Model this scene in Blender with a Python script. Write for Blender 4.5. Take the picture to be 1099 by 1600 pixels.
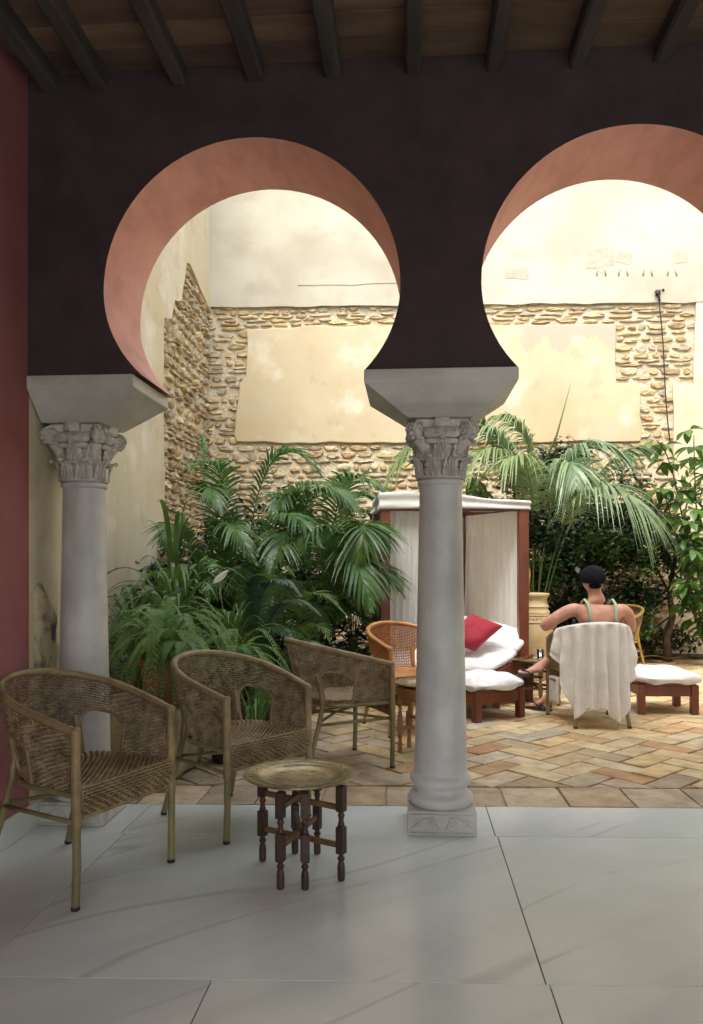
import bpy, math, random
from mathutils import Vector, Matrix, noise
rnd = random.Random(7)
S = bpy.context.scene
for o in list(bpy.data.objects): bpy.data.objects.remove(o)
C = S.collection
PI = math.pi
# ------------------------------------------------------------------ camera, sky, sun, exposure
YAW = math.atan(.075); EYE = 1.27; FPX = 1200.0
cd = bpy.data.cameras.new('camera'); cam = bpy.data.objects.new('camera', cd); C.objects.link(cam)
cam.location = (0, 0, EYE); cam.rotation_euler = (PI/2, 0, YAW)
cd.sensor_fit = 'VERTICAL'; cd.sensor_height = 24; cd.sensor_width = 24; cd.lens = 18
cd.shift_y = 85/1600; cd.shift_x = 0; cd.clip_start = .05; cd.clip_end = 500
S.camera = cam
SUN_EL, SUN_AZ = math.radians(62), math.radians(200)       # azimuth from +Y clockwise
W = bpy.data.worlds.new('World'); S.world = W; W.use_nodes = True
wn = W.node_tree.nodes; wl = W.node_tree.links
bg = wn['Background']; sky = wn.new('ShaderNodeTexSky'); sky.sky_type = 'NISHITA'; sky.sun_disc = False
sky.sun_elevation = SUN_EL; sky.sun_rotation = SUN_AZ; sky.dust_density = 4; sky.air_density = 1.2
hs = wn.new('ShaderNodeHueSaturation'); hs.inputs['Saturation'].default_value = .42
wl.new(sky.outputs[0], hs.inputs['Color']); wl.new(hs.outputs[0], bg.inputs[0]); bg.inputs[1].default_value = .15
sd = bpy.data.lights.new('sun', 'SUN'); sun = bpy.data.objects.new('sun', sd); C.objects.link(sun)
sd.energy = .55; sd.angle = math.radians(28); sd.color = (1, .965, .91)
sv = Vector((math.sin(SUN_AZ)*math.cos(SUN_EL), math.cos(SUN_AZ)*math.cos(SUN_EL), math.sin(SUN_EL)))
sun.rotation_euler = sv.to_track_quat('Z', 'Y').to_euler()
S.view_settings.view_transform = 'Standard'; S.view_settings.look = 'None'
S.view_settings.gamma = 1; S.view_settings.exposure = 2.0
try: S.view_settings.use_curve_mapping = False
except Exception: pass
S.render.engine = 'CYCLES'
S.cycles.max_bounces = 10; S.cycles.diffuse_bounces = 6; S.cycles.transparent_max_bounces = 12

# ------------------------------------------------------------------ survey helpers (photo pixel -> place in the world)
cY, sY = math.cos(YAW), math.sin(YAW)
def atY(px, py, Y):
    k = (px-550)/FPX; d = Y/(k*sY+cY); l = k*d
    return Vector((l*cY-d*sY, Y, EYE+(885-py)*d/FPX))
def atD(px, py, d):
    l = (px-550)/FPX*d
    return Vector((l*cY-d*sY, l*sY+d*cY, EYE+(885-py)*d/FPX))

# ------------------------------------------------------------------ mesh builder
class MB:
    def __init__(s): s.v = []; s.f = []; s.c = []
    def add(s, vs, fs, col=None):
        o = len(s.v); s.v += [tuple(v) for v in vs]; s.f += [tuple(i+o for i in f) for f in fs]
        s.c += [col]*len(fs)
    def box(s, x0, x1, y0, y1, z0, z1, M=None, col=None):
        vs = [Vector((x, y, z)) for z in (z0, z1) for y in (y0, y1) for x in (x0, x1)]
        if M: vs = [M @ v for v in vs]
        s.add(vs, [(0,2,3,1),(4,5,7,6),(0,1,5,4),(2,6,7,3),(0,4,6,2),(1,3,7,5)], col)
    def tube(s, pts, r, n=8, cap=True, up=None, flat=1.0):
        pts = [Vector(p) for p in pts]; N = len(pts)
        rs = r if isinstance(r, (list, tuple)) else [r]*N
        T = []
        for i in range(N):
            t = pts[min(i+1, N-1)]-pts[max(i-1, 0)]
            T.append(t.normalized() if t.length > 1e-9 else Vector((0, 0, 1)))
        a = Vector(up) if up else (Vector((0, 0, 1)) if abs(T[0].z) < .9 else Vector((1, 0, 0)))
        u = (a-T[0]*a.dot(T[0])).normalized(); vs = []
        for i in range(N):
            u = (u-T[i]*u.dot(T[i])).normalized(); w = T[i].cross(u)
            for k in range(n):
                an = 2*PI*k/n
                vs.append(pts[i]+(u*math.cos(an)*flat+w*math.sin(an))*rs[i])
        fs = [(i*n+k, i*n+(k+1) % n, (i+1)*n+(k+1) % n, (i+1)*n+k) for i in range(N-1) for k in range(n)]
        if cap: fs += [tuple(range(n-1, -1, -1)), tuple((N-1)*n+k for k in range(n))]
        s.add(vs, fs)
    def lathe(s, prof, n=24, c=(0, 0, 0), sq=0):
        vs = []
        for (r, z) in prof:
            for k in range(n):
                a = 2*PI*k/n; vs.append((c[0]+r*math.cos(a), c[1]+r*math.sin(a), c[2]+z))
        m = len(prof)
        fs = [(i*n+k, i*n+(k+1) % n, (i+1)*n+(k+1) % n, (i+1)*n+k) for i in range(m-1) for k in range(n)]
        fs += [tuple(range(n-1, -1, -1)), tuple((m-1)*n+k for k in range(n))]
        s.add(vs, fs)
    def sphere(s, c, r, n=10, m=6, sc=(1, 1, 1)):
        vs = []
        for i in range(m+1):
            th = PI*i/m
            for k in range(n):
                a = 2*PI*k/n
                vs.append((c[0]+sc[0]*r*math.sin(th)*math.cos(a), c[1]+sc[1]*r*math.sin(th)*math.sin(a), c[2]-sc[2]*r*math.cos(th)))
        s.add(vs, [(i*n+k, i*n+(k+1) % n, (i+1)*n+(k+1) % n, (i+1)*n+k) for i in range(m) for k in range(n)])
    def grid(s, fn, nu, nv, close_u=False):
        vs = [fn(i/nu, j/nv) for j in range(nv+1) for i in range(nu+(0 if close_u else 1))]
        w = nu if close_u else nu+1
        fs = [(j*w+i, j*w+(i+1) % w, (j+1)*w+(i+1) % w, (j+1)*w+i) for j in range(nv) for i in range(nu)]
        s.add(vs, fs)
    def prism(s, poly, fn, d0, d1, col=None):
        """poly 2D list, fn(a,b,d)->point; extruded between d0 and d1"""
        n = len(poly)
        vs = [fn(a, b, d0) for a, b in poly]+[fn(a, b, d1) for a, b in poly]
        s.add(vs, [tuple(range(n-1, -1, -1)), tuple(range(n, 2*n))]+[(i, (i+1) % n, n+(i+1) % n, n+i) for i in range(n)], col)
    def mesh(s, name, m, smooth=True):
        me = bpy.data.meshes.new(name); me.from_pydata(s.v, [], s.f); me.validate()
        if any(c is not None for c in s.c) and len(me.polygons) == len(s.c):
            ca = me.color_attributes.new('col', 'FLOAT_COLOR', 'CORNER')
            for p in me.polygons:
                c = s.c[p.index] or (1, 1, 1)
                for li in p.loop_indices: ca.data[li].color = (*c[:3], 1)
        me.materials.append(m)
        if smooth: me.polygons.foreach_set('use_smooth', [True]*len(me.polygons))
        return me
    def build(s, name, m, parent=None, smooth=True, bevel=0, fix=True, sub=0, crease=None):
        me = s.mesh(name, m, smooth)
        if fix:
            import bmesh
            b = bmesh.new(); b.from_mesh(me); bmesh.ops.recalc_face_normals(b, faces=b.faces); b.to_mesh(me); b.free()
        if crease is not None: me.set_sharp_from_angle(angle=math.radians(crease))
        o = link(name, me, parent)
        if bevel:
            bv = o.modifiers.new('bevel', 'BEVEL'); bv.width = bevel; bv.segments = 2; bv.limit_method = 'ANGLE'; bv.angle_limit = .6
        if sub:
            sb = o.modifiers.new('sub', 'SUBSURF'); sb.levels = sub; sb.render_levels = sub
        return o
def link(name, me, parent=None):
    o = bpy.data.objects.new(name, me); C.objects.link(o)
    if parent: o.parent = parent
    return o
def tag(o, label, cat, group=None):
    o['label'] = label; o['category'] = cat
    if group: o['group'] = group
    return o
def thing(name, label, cat, loc=(0, 0, 0), rz=0, group=None):
    o = bpy.data.objects.new(name, None); C.objects.link(o); o.location = loc; o.rotation_euler = (0, 0, rz)
    o.empty_display_size = .1
    return tag(o, label, cat, group)
def struct(o): o['kind'] = 'structure'; return o
def root_struct(name):
    o = bpy.data.objects.new(name, None); C.objects.link(o); o['kind'] = 'structure'; return o
def copy_tree(o, parent=None):
    c = o.copy(); C.objects.link(c)
    if parent: c.parent = parent
    for ch in list(o.children): copy_tree(ch, c)
    return c

# ------------------------------------------------------------------ materials
def mat(name, col, col2=None, scale=4, rough=.6, bump=0, bscale=30, detail=6, coords='obj', stretch=(1, 1, 1), metal=0,
        spec=.5, trans=0, objcol=0, attr=False, ramp=(.35, .65), fn=None, sheen=0, coat=0):
    m = bpy.data.materials.new(name); m.use_nodes = True
    N = m.node_tree.nodes; L = m.node_tree.links; b = N['Principled BSDF']
    b.inputs['Roughness'].default_value = rough; b.inputs['Metallic'].default_value = metal
    b.inputs['Specular IOR Level'].default_value = spec
    if sheen: b.inputs['Sheen Weight'].default_value = sheen
    if coat: b.inputs['Coat Weight'].default_value = coat
    if coords == 'obj': tc = N.new('ShaderNodeTexCoord'); co = tc.outputs['Object']
    else: tc = N.new('ShaderNodeNewGeometry'); co = tc.outputs['Position']
    mp = N.new('ShaderNodeMapping'); mp.inputs['Scale'].default_value = stretch; L.new(co, mp.inputs[0]); co = mp.outputs[0]
    c = N.new('ShaderNodeRGB'); c.outputs[0].default_value = (*col, 1); out = c.outputs[0]
    if col2:
        nz = N.new('ShaderNodeTexNoise'); nz.inputs['Scale'].default_value = scale; nz.inputs['Detail'].default_value = detail
        nz.inputs['Roughness'].default_value = .62
        L.new(co, nz.inputs['Vector']); r = N.new('ShaderNodeValToRGB'); L.new(nz.outputs[0], r.inputs[0])
        r.color_ramp.elements[0].position = ramp[0]; r.color_ramp.elements[1].position = ramp[1]
        r.color_ramp.elements[0].color = (*col, 1); r.color_ramp.elements[1].color = (*col2, 1); out = r.outputs[0]
    if objcol:
        oi = N.new('ShaderNodeObjectInfo'); mx = N.new('ShaderNodeMix'); mx.data_type = 'RGBA'; mx.blend_type = 'MULTIPLY'
        mx.inputs[0].default_value = 1; L.new(out, mx.inputs[6]); L.new(oi.outputs['Color'], mx.inputs[7]); out = mx.outputs[2]
    if attr:
        oi = N.new('ShaderNodeAttribute'); oi.attribute_name = 'col'; mx = N.new('ShaderNodeMix'); mx.data_type = 'RGBA'; mx.blend_type = 'MULTIPLY'
        mx.inputs[0].default_value = 1; L.new(out, mx.inputs[6]); L.new(oi.outputs['Color'], mx.inputs[7]); out = mx.outputs[2]
    if fn: out = fn(N, L, co, out)
    L.new(out, b.inputs['Base Color'])
    if bump:
        nb = N.new('ShaderNodeTexNoise'); nb.inputs['Scale'].default_value = bscale; nb.inputs['Detail'].default_value = 5; L.new(co, nb.inputs['Vector'])
        bp = N.new('ShaderNodeBump'); bp.inputs['Strength'].default_value = 1; bp.inputs['Distance'].default_value = bump
        L.new(nb.outputs[0], bp.inputs['Height']); L.new(bp.outputs[0], b.inputs['Normal'])
    if trans:
        tr = N.new('ShaderNodeBsdfTranslucent'); L.new(out, tr.inputs[0]); ms = N.new('ShaderNodeMixShader'); ms.inputs[0].default_value = trans
        L.new(b.outputs[0], ms.inputs[1]); L.new(tr.outputs[0], ms.inputs[2]); L.new(ms.outputs[0], N['Material Output'].inputs[0])
    return m
def mixc(N, L, fac, a, bcol, blend='MIX'):
    mx = N.new('ShaderNodeMix'); mx.data_type = 'RGBA'; mx.blend_type = blend
    if hasattr(fac, 'links'): L.new(fac, mx.inputs[0])
    else: mx.inputs[0].default_value = fac
    L.new(a, mx.inputs[6])
    if hasattr(bcol, 'links'): L.new(bcol, mx.inputs[7])
    else: mx.inputs[7].default_value = (*bcol, 1)
    return mx.outputs[2]
def math_n(N, L, op, a, b=None, c=None):
    n = N.new('ShaderNodeMath'); n.operation = op
    for i, x in enumerate((a, b, c)):
        if x is None: continue
        if hasattr(x, 'links'): L.new(x, n.inputs[i])
        else: n.inputs[i].default_value = x
    return n.outputs[0]
def noise_n(N, L, co, scale, detail=4, stretch=None, dist=0):
    if stretch:
        mp = N.new('ShaderNodeMapping'); mp.inputs['Scale'].default_value = stretch; L.new(co, mp.inputs[0]); co = mp.outputs[0]
    nz = N.new('ShaderNodeTexNoise'); nz.inputs['Scale'].default_value = scale; nz.inputs['Detail'].default_value = detail
    nz.inputs['Distortion'].default_value = dist
    L.new(co, nz.inputs['Vector']); return nz.outputs[0]
def smooth_n(N, L, x, a, b):
    n = N.new('ShaderNodeMapRange'); n.interpolation_type = 'SMOOTHSTEP'; L.new(x, n.inputs[0])
    n.inputs[1].default_value = a; n.inputs[2].default_value = b; return n.outputs[0]

def marble_fn(N, L, co, out):
    a = noise_n(N, L, co, 1.1, 3, (1.2, .55, 1), .5)
    oi = N.new('ShaderNodeObjectInfo')
    sh = N.new('ShaderNodeVectorMath'); sh.operation = 'ADD'; L.new(co, sh.inputs[0])
    cx = N.new('ShaderNodeCombineXYZ'); L.new(math_n(N, L, 'MULTIPLY', oi.outputs['Random'], 40), cx.inputs[0]); L.new(math_n(N, L, 'MULTIPLY', oi.outputs['Random'], 17), cx.inputs[1]); L.new(cx.outputs[0], sh.inputs[1])
    vr = N.new('ShaderNodeVectorRotate'); vr.rotation_type = 'Z_AXIS'; vr.inputs['Angle'].default_value = -.72; L.new(sh.outputs[0], vr.inputs[0])
    mp = N.new('ShaderNodeMapping'); mp.inputs['Scale'].default_value = (.20, 1.9, 1); L.new(vr.outputs[0], mp.inputs[0])
    n1 = N.new('ShaderNodeTexNoise'); n1.inputs['Scale'].default_value = .9; n1.inputs['Detail'].default_value = 2; n1.inputs['Distortion'].default_value = .3; L.new(mp.outputs[0], n1.inputs['Vector'])
    v = math_n(N, L, 'ABSOLUTE', math_n(N, L, 'SUBTRACT', n1.outputs[0], .5))
    vein = math_n(N, L, 'SUBTRACT', 1, smooth_n(N, L, v, 0, .012))
    pres = smooth_n(N, L, noise_n(N, L, sh.outputs[0], 1.3, 2), .42, .6)
    out = mixc(N, L, math_n(N, L, 'MULTIPLY', math_n(N, L, 'MULTIPLY', vein, pres), .32), out, (.22, .23, .24))
    cl = smooth_n(N, L, noise_n(N, L, mp.outputs[0], 1.1, 6, None, .5), .45, .75)
    out = mixc(N, L, math_n(N, L, 'MULTIPLY', cl, .40), out, (.40, .415, .41))
    sp = smooth_n(N, L, noise_n(N, L, co, 45, 2), .76, .8)
    return mixc(N, L, math_n(N, L, 'MULTIPLY', sp, .4), out, (.16, .13, .1))
def plaster_fn(N, L, co, out):
    # patchy lime plaster: broad ochre clouds, water streaks, a grey run of old paint below the stone band
    a = smooth_n(N, L, noise_n(N, L, co, .8, 6, (1, 1, 1.3)), .4, .68)
    out = mixc(N, L, math_n(N, L, 'MULTIPLY', a, .6), out, (.54, .43, .25))
    st = smooth_n(N, L, noise_n(N, L, co, 2.2, 5, (2.5, 2.5, .35)), .5, .72)
    out = mixc(N, L, math_n(N, L, 'MULTIPLY', st, .4), out, (.48, .42, .30))
    bl = smooth_n(N, L, noise_n(N, L, co, 3.2, 6), .58, .68)
    out = mixc(N, L, math_n(N, L, 'MULTIPLY', bl, .45), out, (.42, .35, .23))
    lw = smooth_n(N, L, noise_n(N, L, co, 1.7, 4), .55, .72)
    return mixc(N, L, math_n(N, L, 'MULTIPLY', lw, .55), out, (.72, .68, .56))
def panel_fn(N, L, co, out):
    out = plaster_fn(N, L, co, out)
    g = N.new('ShaderNodeNewGeometry'); sp = N.new('ShaderNodeSeparateXYZ'); L.new(g.outputs['Position'], sp.inputs[0])
    x, z = sp.outputs[0], sp.outputs[2]
    inx = math_n(N, L, 'MULTIPLY', smooth_n(N, L, x, 1.35, 1.75), math_n(N, L, 'SUBTRACT', 1, smooth_n(N, L, x, 3.0, 3.15)))
    zz = math_n(N, L, 'ADD', z, math_n(N, L, 'MULTIPLY', math_n(N, L, 'SUBTRACT', noise_n(N, L, co, 1.9, 6, (2.0, 1, .5)), .5), 1.1))
    inz = smooth_n(N, L, zz, 4.42, 4.5)
    k = math_n(N, L, 'MULTIPLY', inx, inz)
    out = mixc(N, L, math_n(N, L, 'MULTIPLY', k, .8), out, (.40, .36, .28))
    ed = smooth_n(N, L, math_n(N, L, 'SUBTRACT', 4.0, z), 0, 1.0)
    wr = smooth_n(N, L, noise_n(N, L, co, 1.2, 5), .38, .6)
    return mixc(N, L, math_n(N, L, 'MULTIPLY', math_n(N, L, 'MULTIPLY', ed, wr), .55), out, (.50, .38, .20))
def upper_fn(N, L, co, out):
    # the top storey plaster is paler, with a few grey repaired patches
    a = smooth_n(N, L, noise_n(N, L, co, .9, 6), .45, .7)
    out = mixc(N, L, math_n(N, L, 'MULTIPLY', a, .7), out, (.37, .33, .245))
    b = smooth_n(N, L, noise_n(N, L, co, 1.8, 6, (1, 1, 1.6)), .5, .75)
    return mixc(N, L, math_n(N, L, 'MULTIPLY', b, .6), out, (.36, .32, .24))
def streak_fn(c, amt=.4, stretch=(1, 1, .12), sc=9):
    def f(N, L, co, out):
        s_ = smooth_n(N, L, noise_n(N, L, co, sc, 5, stretch), .42, .7)
        return mixc(N, L, math_n(N, L, 'MULTIPLY', s_, amt), out, c)
    return f

M = {}
M['marble'] = mat('marble', (.75, .80, .735), (.66, .70, .655), 1.5, rough=.22, fn=marble_fn, bump=.0006, bscale=6, coords='world')
M['column'] = mat('column_marble', (.64, .64, .61), (.50, .495, .47), 4, rough=.45, fn=streak_fn((.34, .33, .31), .65, (1, 1, .3), 4), bump=.0006, bscale=60, coords='world')
M['carved'] = mat('carved_marble', (.66, .63, .58), (.46, .43, .39), 12, rough=.7, bump=.003, bscale=90, coords='world')
M['impost'] = mat('impost_marble', (.62, .61, .56), (.48, .47, .43), 3.5, rough=.4, fn=streak_fn((.33, .32, .29), .6, (.35, .35, 1.6), 5), coords='world')
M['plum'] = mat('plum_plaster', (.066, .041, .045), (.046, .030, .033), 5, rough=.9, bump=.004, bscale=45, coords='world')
M['pink'] = mat('pink_plaster', (.33, .125, .125), (.26, .09, .092), 2.2, rough=.85, bump=.002, bscale=25, coords='world', fn=streak_fn((.26, .09, .085), .4, (1, 1, .4), 4))
M['salmon'] = mat('salmon_plaster', (.84, .46, .37), (.74, .37, .29), 3, rough=.8, bump=.003, bscale=18, coords='world', fn=streak_fn((.52, .24, .19), .35, (2, .5, 1), 6))
M['plaster'] = mat('ochre_plaster', (.63, .56, .41), (.54, .465, .315), .7, rough=.9, bump=.006, bscale=5, coords='world', fn=plaster_fn)
M['panel'] = mat('ochre_panel_plaster', (.57, .49, .335), (.48, .39, .245), .8, rough=.9, bump=.006, bscale=4, coords='world', fn=panel_fn)
M['upper'] = mat('pale_upper_plaster', (.50, .47, .375), (.43, .395, .31), .9, rough=.9, bump=.006, bscale=3, coords='world', fn=upper_fn)
M['mortar'] = mat('lime_mortar', (.60, .525, .38), (.48, .41, .28), 4, rough=.95, bump=.035, bscale=14, coords='world')
M['stone'] = mat('rubble_stone', (.84, .80, .72), (.52, .46, .38), 9, rough=.95, bump=.012, bscale=22, coords='world', objcol=1)
M['stone_a'] = mat('rubble_stone_mass', (.84, .80, .72), (.52, .46, .38), 9, rough=.95, bump=.012, bscale=22, coords='world', attr=True)
M['tile'] = mat('paving_stone', (1, .96, .90), (.66, .60, .52), 7, rough=.8, bump=.004, bscale=28, coords='world', objcol=1)
M['tile_a'] = mat('paving_stone_mass', (1, .96, .90), (.66, .60, .52), 7, rough=.8, bump=.004, bscale=28, coords='world', attr=True)
M['grout'] = mat('grout', (.48, .41, .29), (.33, .27, .18), 6, rough=.95, bump=.004, bscale=40, coords='world')
M['bounce_floor'] = mat('bounce_floor_grey', (.50, .51, .50), (.42, .43, .42), 2, rough=.9)  # grey of the added, unseen floor that bounces light into the portico
M['soil'] = mat('soil', (.035, .025, .018), (.06, .045, .03), 8, rough=1, bump=.03, bscale=14, coords='world')
M['beam'] = mat('dark_beam_wood', (.075, .066, .058), (.040, .034, .030), 12, rough=.85, bump=.003, bscale=30, coords='world', stretch=(1, .12, 1))
M['plank'] = mat('brown_plank_wood', (.22, .14, .095), (.10, .065, .045), 7, rough=.85, bump=.003, bscale=20, coords='world', stretch=(.22, 1, 1), objcol=1)
M['wicker'] = mat('dark_wicker', (.42, .31, .18), (.12, .082, .045), 20, rough=.42, bump=.0008, bscale=200)
M['wicker_lt'] = mat('wrapped_cane', (.36, .26, .125), (.19, .13, .062), 14, rough=.4)
M['bamboo'] = mat('bamboo_leg', (.26, .225, .10), (.17, .14, .06), 9, rough=.38, stretch=(1, 1, .3))
M['o_wicker'] = mat('orange_wicker', (.55, .24, .085), (.38, .14, .045), 25, rough=.45, bump=.0008, bscale=200)
M['o_cane'] = mat('orange_cane', (.60, .30, .10), (.45, .19, .06), 9, rough=.4)
M['y_cane'] = mat('yellow_cane', (.55, .38, .10), (.42, .27, .06), 9, rough=.4)
M['rubber'] = mat('black_rubber', (.015, .014, .012), rough=.7)
M['tray'] = mat('hammered_brass', (.46, .39, .23), (.27, .22, .13), 16, rough=.34, metal=.85, bump=.0015, bscale=60)
M['dwood'] = mat('dark_carved_wood', (.070, .032, .020), (.035, .017, .012), 14, rough=.5, bump=.0015, bscale=60)
M['mwood'] = mat('brown_wood', (.22, .115, .05), (.13, .065, .03), 12, rough=.5, stretch=(1, 1, .3), bump=.001, bscale=40)
M['owood'] = mat('orange_wood', (.40, .19, .07), (.25, .10, .035), 12, rough=.5, stretch=(1, 1, .3), bump=.001, bscale=40)
M['rwood'] = mat('red_brown_wood', (.20, .055, .025), (.11, .03, .015), 10, rough=.38, stretch=(1, 1, .25), bump=.001, bscale=30)
M['sheet'] = mat('white_cotton', (.80, .80, .79), (.74, .74, .74), 3, rough=.9, bump=.022, bscale=9, sheen=.2)
M['canopy'] = mat('white_canopy_cloth', (.82, .82, .80), rough=.85, trans=.25)
M['towel'] = mat('cream_towel', (.78, .755, .71), (.72, .69, .64), 18, rough=.95, bump=.002, bscale=220, sheen=.3)
M['red'] = mat('red_cloth', (.34, .007, .026), (.25, .004, .018), 4, rough=.75, sheen=.15, bump=.0006, bscale=200)
M['skin'] = mat('skin', (.62, .35, .25), (.52, .24, .16), 11, rough=.5)
M['skin'].node_tree.nodes['Principled BSDF'].inputs['Subsurface Weight'].default_value = .15
M['skin'].node_tree.nodes['Principled BSDF'].inputs['Subsurface Scale'].default_value = .02
M['cap'] = mat('black_cap_cloth', (.006, .0065, .010), (.010, .011, .016), 12, rough=.9, spec=.15, bump=.002, bscale=35)
M['green_cloth'] = mat('pale_green_cloth', (.34, .48, .31), rough=.7)
M['clay'] = mat('buff_clay', (.52, .42, .24), (.42, .31, .16), 5, rough=.8, bump=.002, bscale=30)
M['terra'] = mat('terracotta', (.32, .13, .06), (.18, .09, .045), 6, rough=.85, bump=.002, bscale=30, fn=streak_fn((.09, .10, .04), .5, (1, 1, .3), 5))
M['block'] = mat('weathered_stone', (.42, .36, .24), (.26, .22, .13), 6, rough=.95, bump=.02, bscale=14, fn=streak_fn((.13, .15, .05), .45, (1, 1, .5), 4))
M['bark'] = mat('bark', (.12, .085, .05), (.06, .042, .026), 10, rough=.95, bump=.006, bscale=30)
M['cable'] = mat('black_cable', (.02, .018, .015), rough=.6)
M['white_wax'] = mat('white_spathe', (.82, .82, .74), rough=.45, trans=.3)
M['dry'] = mat('dry_leaf', (.55, .36, .12), (.35, .2, .06), 8, rough=.7, trans=.2)
M['black_pot'] = mat('black_plastic', (.02, .02, .02), rough=.6)
def leaf_fn(N, L, co, out):
    oi = N.new('ShaderNodeObjectInfo')
    out = mixc(N, L, math_n(N, L, 'MULTIPLY', oi.outputs['Random'], .55), out, (1.5, 1.15, .55), 'MULTIPLY')
    br = smooth_n(N, L, noise_n(N, L, co, 26, 2), .66, .74)
    return mixc(N, L, math_n(N, L, 'MULTIPLY', br, .6), out, (.22, .15, .05))
def leafmat(name, c1, c2, rough=.38, trans=.36, scale=3): return mat(name, c1, c2, scale, rough=rough, trans=trans, coords='world', spec=.55, fn=leaf_fn)
M['palm'] = leafmat('palm_leaf', (.085, .185, .050), (.035, .095, .030))
M['palm_blue'] = leafmat('blue_green_palm_leaf', (.23, .34, .20), (.12, .21, .11), .34)
M['palm_lt'] = leafmat('light_palm_leaf', (.12, .21, .045), (.05, .13, .03))
M['cycad'] = leafmat('dark_cycad_leaf', (.07, .15, .07), (.035, .09, .045), .3)
M['fern'] = leafmat('fern_leaf', (.17, .32, .10), (.10, .22, .07), .5, .3, 5)
M['strap'] = leafmat('strap_leaf', (.10, .20, .055), (.05, .12, .035), .32)
M['shrub'] = leafmat('dark_shrub_leaf', (.032, .070, .030), (.016, .038, .018), .42, .2)
M['broad'] = leafmat('broad_glossy_leaf', (.10, .200, .045), (.040, .110, .028), .3)
M['stem'] = mat('green_stem', (.10, .15, .05), (.07, .10, .03), 6, rough=.5)
def glass():
    m = bpy.data.materials.new('drinking_glass'); m.use_nodes = True; b = m.node_tree.nodes['Principled BSDF']
    b.inputs['Transmission Weight'].default_value = 1; b.inputs['Roughness'].default_value = .02; b.inputs['Base Color'].default_value = (.95, .97, .95, 1); return m
M['glass'] = glass()
def sheer(name, c, op):
    m = bpy.data.materials.new(name); m.use_nodes = True; N = m.node_tree.nodes; L = m.node_tree.links
    b = N['Principled BSDF']; b.inputs['Base Color'].default_value = (*c, 1); b.inputs['Roughness'].default_value = .9
    tr = N.new('ShaderNodeBsdfTranslucent'); tr.inputs[0].default_value = (*c, 1); m1 = N.new('ShaderNodeMixShader'); m1.inputs[0].default_value = .45
    L.new(b.outputs[0], m1.inputs[1]); L.new(tr.outputs[0], m1.inputs[2])
    tp = N.new('ShaderNodeBsdfTransparent'); m2 = N.new('ShaderNodeMixShader'); m2.inputs[0].default_value = op
    L.new(tp.outputs[0], m2.inputs[1]); L.new(m1.outputs[0], m2.inputs[2]); L.new(m2.outputs[0], N['Material Output'].inputs[0]); return m
M['sheer'] = sheer('sheer_white_voile', (.90, .90, .90), .90)

# ------------------------------------------------------------------ THE SETTING
WF, WB = 3.55, 4.05          # arcade wall front and back planes
LX = -1.82                   # portico side wall
CX, CYW, CBY = -3.0, 11.25, 4.05
g = MB(); g.box(-40, 40, -30, 60, -.6, -.16); struct(g.build('ground', M['soil'], smooth=False))

# portico floor of large marble slabs
mf = root_struct('marble_floor')
b = MB(); b.prism([(LX-.2, -3.2), (7.2, -3.2), (7.2, 4.08+.36), (LX-.2, 4.08-.10)], lambda a, c, d: (a, c, d), -.15, -.03); b.build('mortar_bed', M['grout'], mf, smooth=False)
G = .0022; SK = .05      # the slabs were laid a little out of square with the arcade
xs_rows = {(3.635, 4.082): [LX-.1, -1.37, .405, 2.18, 3.95, 5.7, 7.1], (2.352, 3.635): [LX-.1, -1.35, .415, 2.18, 3.95, 5.7, 7.1],
           (1.07, 2.352): [LX-.1, -.605, .425, 2.2, 3.95, 5.7, 7.1], (-.2, 1.07): [LX-.1, -1.35, .42, 2.2, 3.95, 5.7, 7.1],
           (-1.6, -.2): [LX-.1, -.6, 1.2, 3.0, 4.8, 7.1], (-2.8, -1.6): [LX-.1, -1.35, .42, 2.2, 3.95, 5.7, 7.1]}
for (y0, y1), xs in xs_rows.items():
    for x0, x1 in zip(xs, xs[1:]):
        s_ = MB(); s_.prism([(x0+G, y0+G+SK*x0), (x1-G, y0+G+SK*x1), (x1-G, y1-G+SK*x1), (x0+G, y1-G+SK*x0)], lambda a, c, d: (a, c, d), -.03, rnd.uniform(-.0006, .0006)); s_.build('marble_slab', M['marble'], mf, smooth=False, bevel=.0012)

# patio: border course then herringbone
pf = root_struct('patio_floor')
b = MB(); b.prism([(CX-.3, 4.085-.165), (7.2, 4.085+.36), (7.2, CYW+.5), (CX-.3, CYW+.5)], lambda a, c, d: (a, c, d), -.15, -.016); b.build('mortar_bed', M['grout'], pf, smooth=False)
PAL = [(.66, .52, .30), (.70, .58, .36), (.62, .48, .26), (.72, .62, .42), (.66, .55, .34), (.58, .36, .19), (.64, .44, .24), (.60, .55, .44), (.66, .50, .28), (.68, .54, .32), (.60, .50, .33)]
PALG = [(.54, .46, .33), (.50, .42, .31), (.58, .49, .35), (.48, .40, .30), (.55, .43, .28)]
def tile_poly(cx, cy, ang, l, w, jit):
    ca, sa = math.cos(ang), math.sin(ang); P = []
    base = [(-l/2, -w/2), (0, -w/2), (l/2, -w/2), (l/2, w/2), (0, w/2), (-l/2, w/2)]
    for a, c in base:
        a += rnd.uniform(-jit, jit); c += rnd.uniform(-jit, jit)
        P.append((cx+a*ca-c*sa, cy+a*sa+c*ca))
    return P
def clip_poly(P):
    f = lambda p: p[1]-(4.463+SK*p[0]); out = []
    for a, b_ in zip(P, P[1:]+P[:1]):
        fa, fb = f(a), f(b_)
        if fa >= 0: out.append(a)
        if fa*fb < 0: t = fa/(fa-fb); out.append((a[0]+(b_[0]-a[0])*t, a[1]+(b_[1]-a[1])*t))
    return out if out and max(f(p) for p in out) > .012 else []
tiles = []
x = CX-.1
while x < 7:
    w = rnd.uniform(.30, .36); tiles.append((x+w/2, 4.27, 0, w-.014, .35, PALG)); x += w
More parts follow.
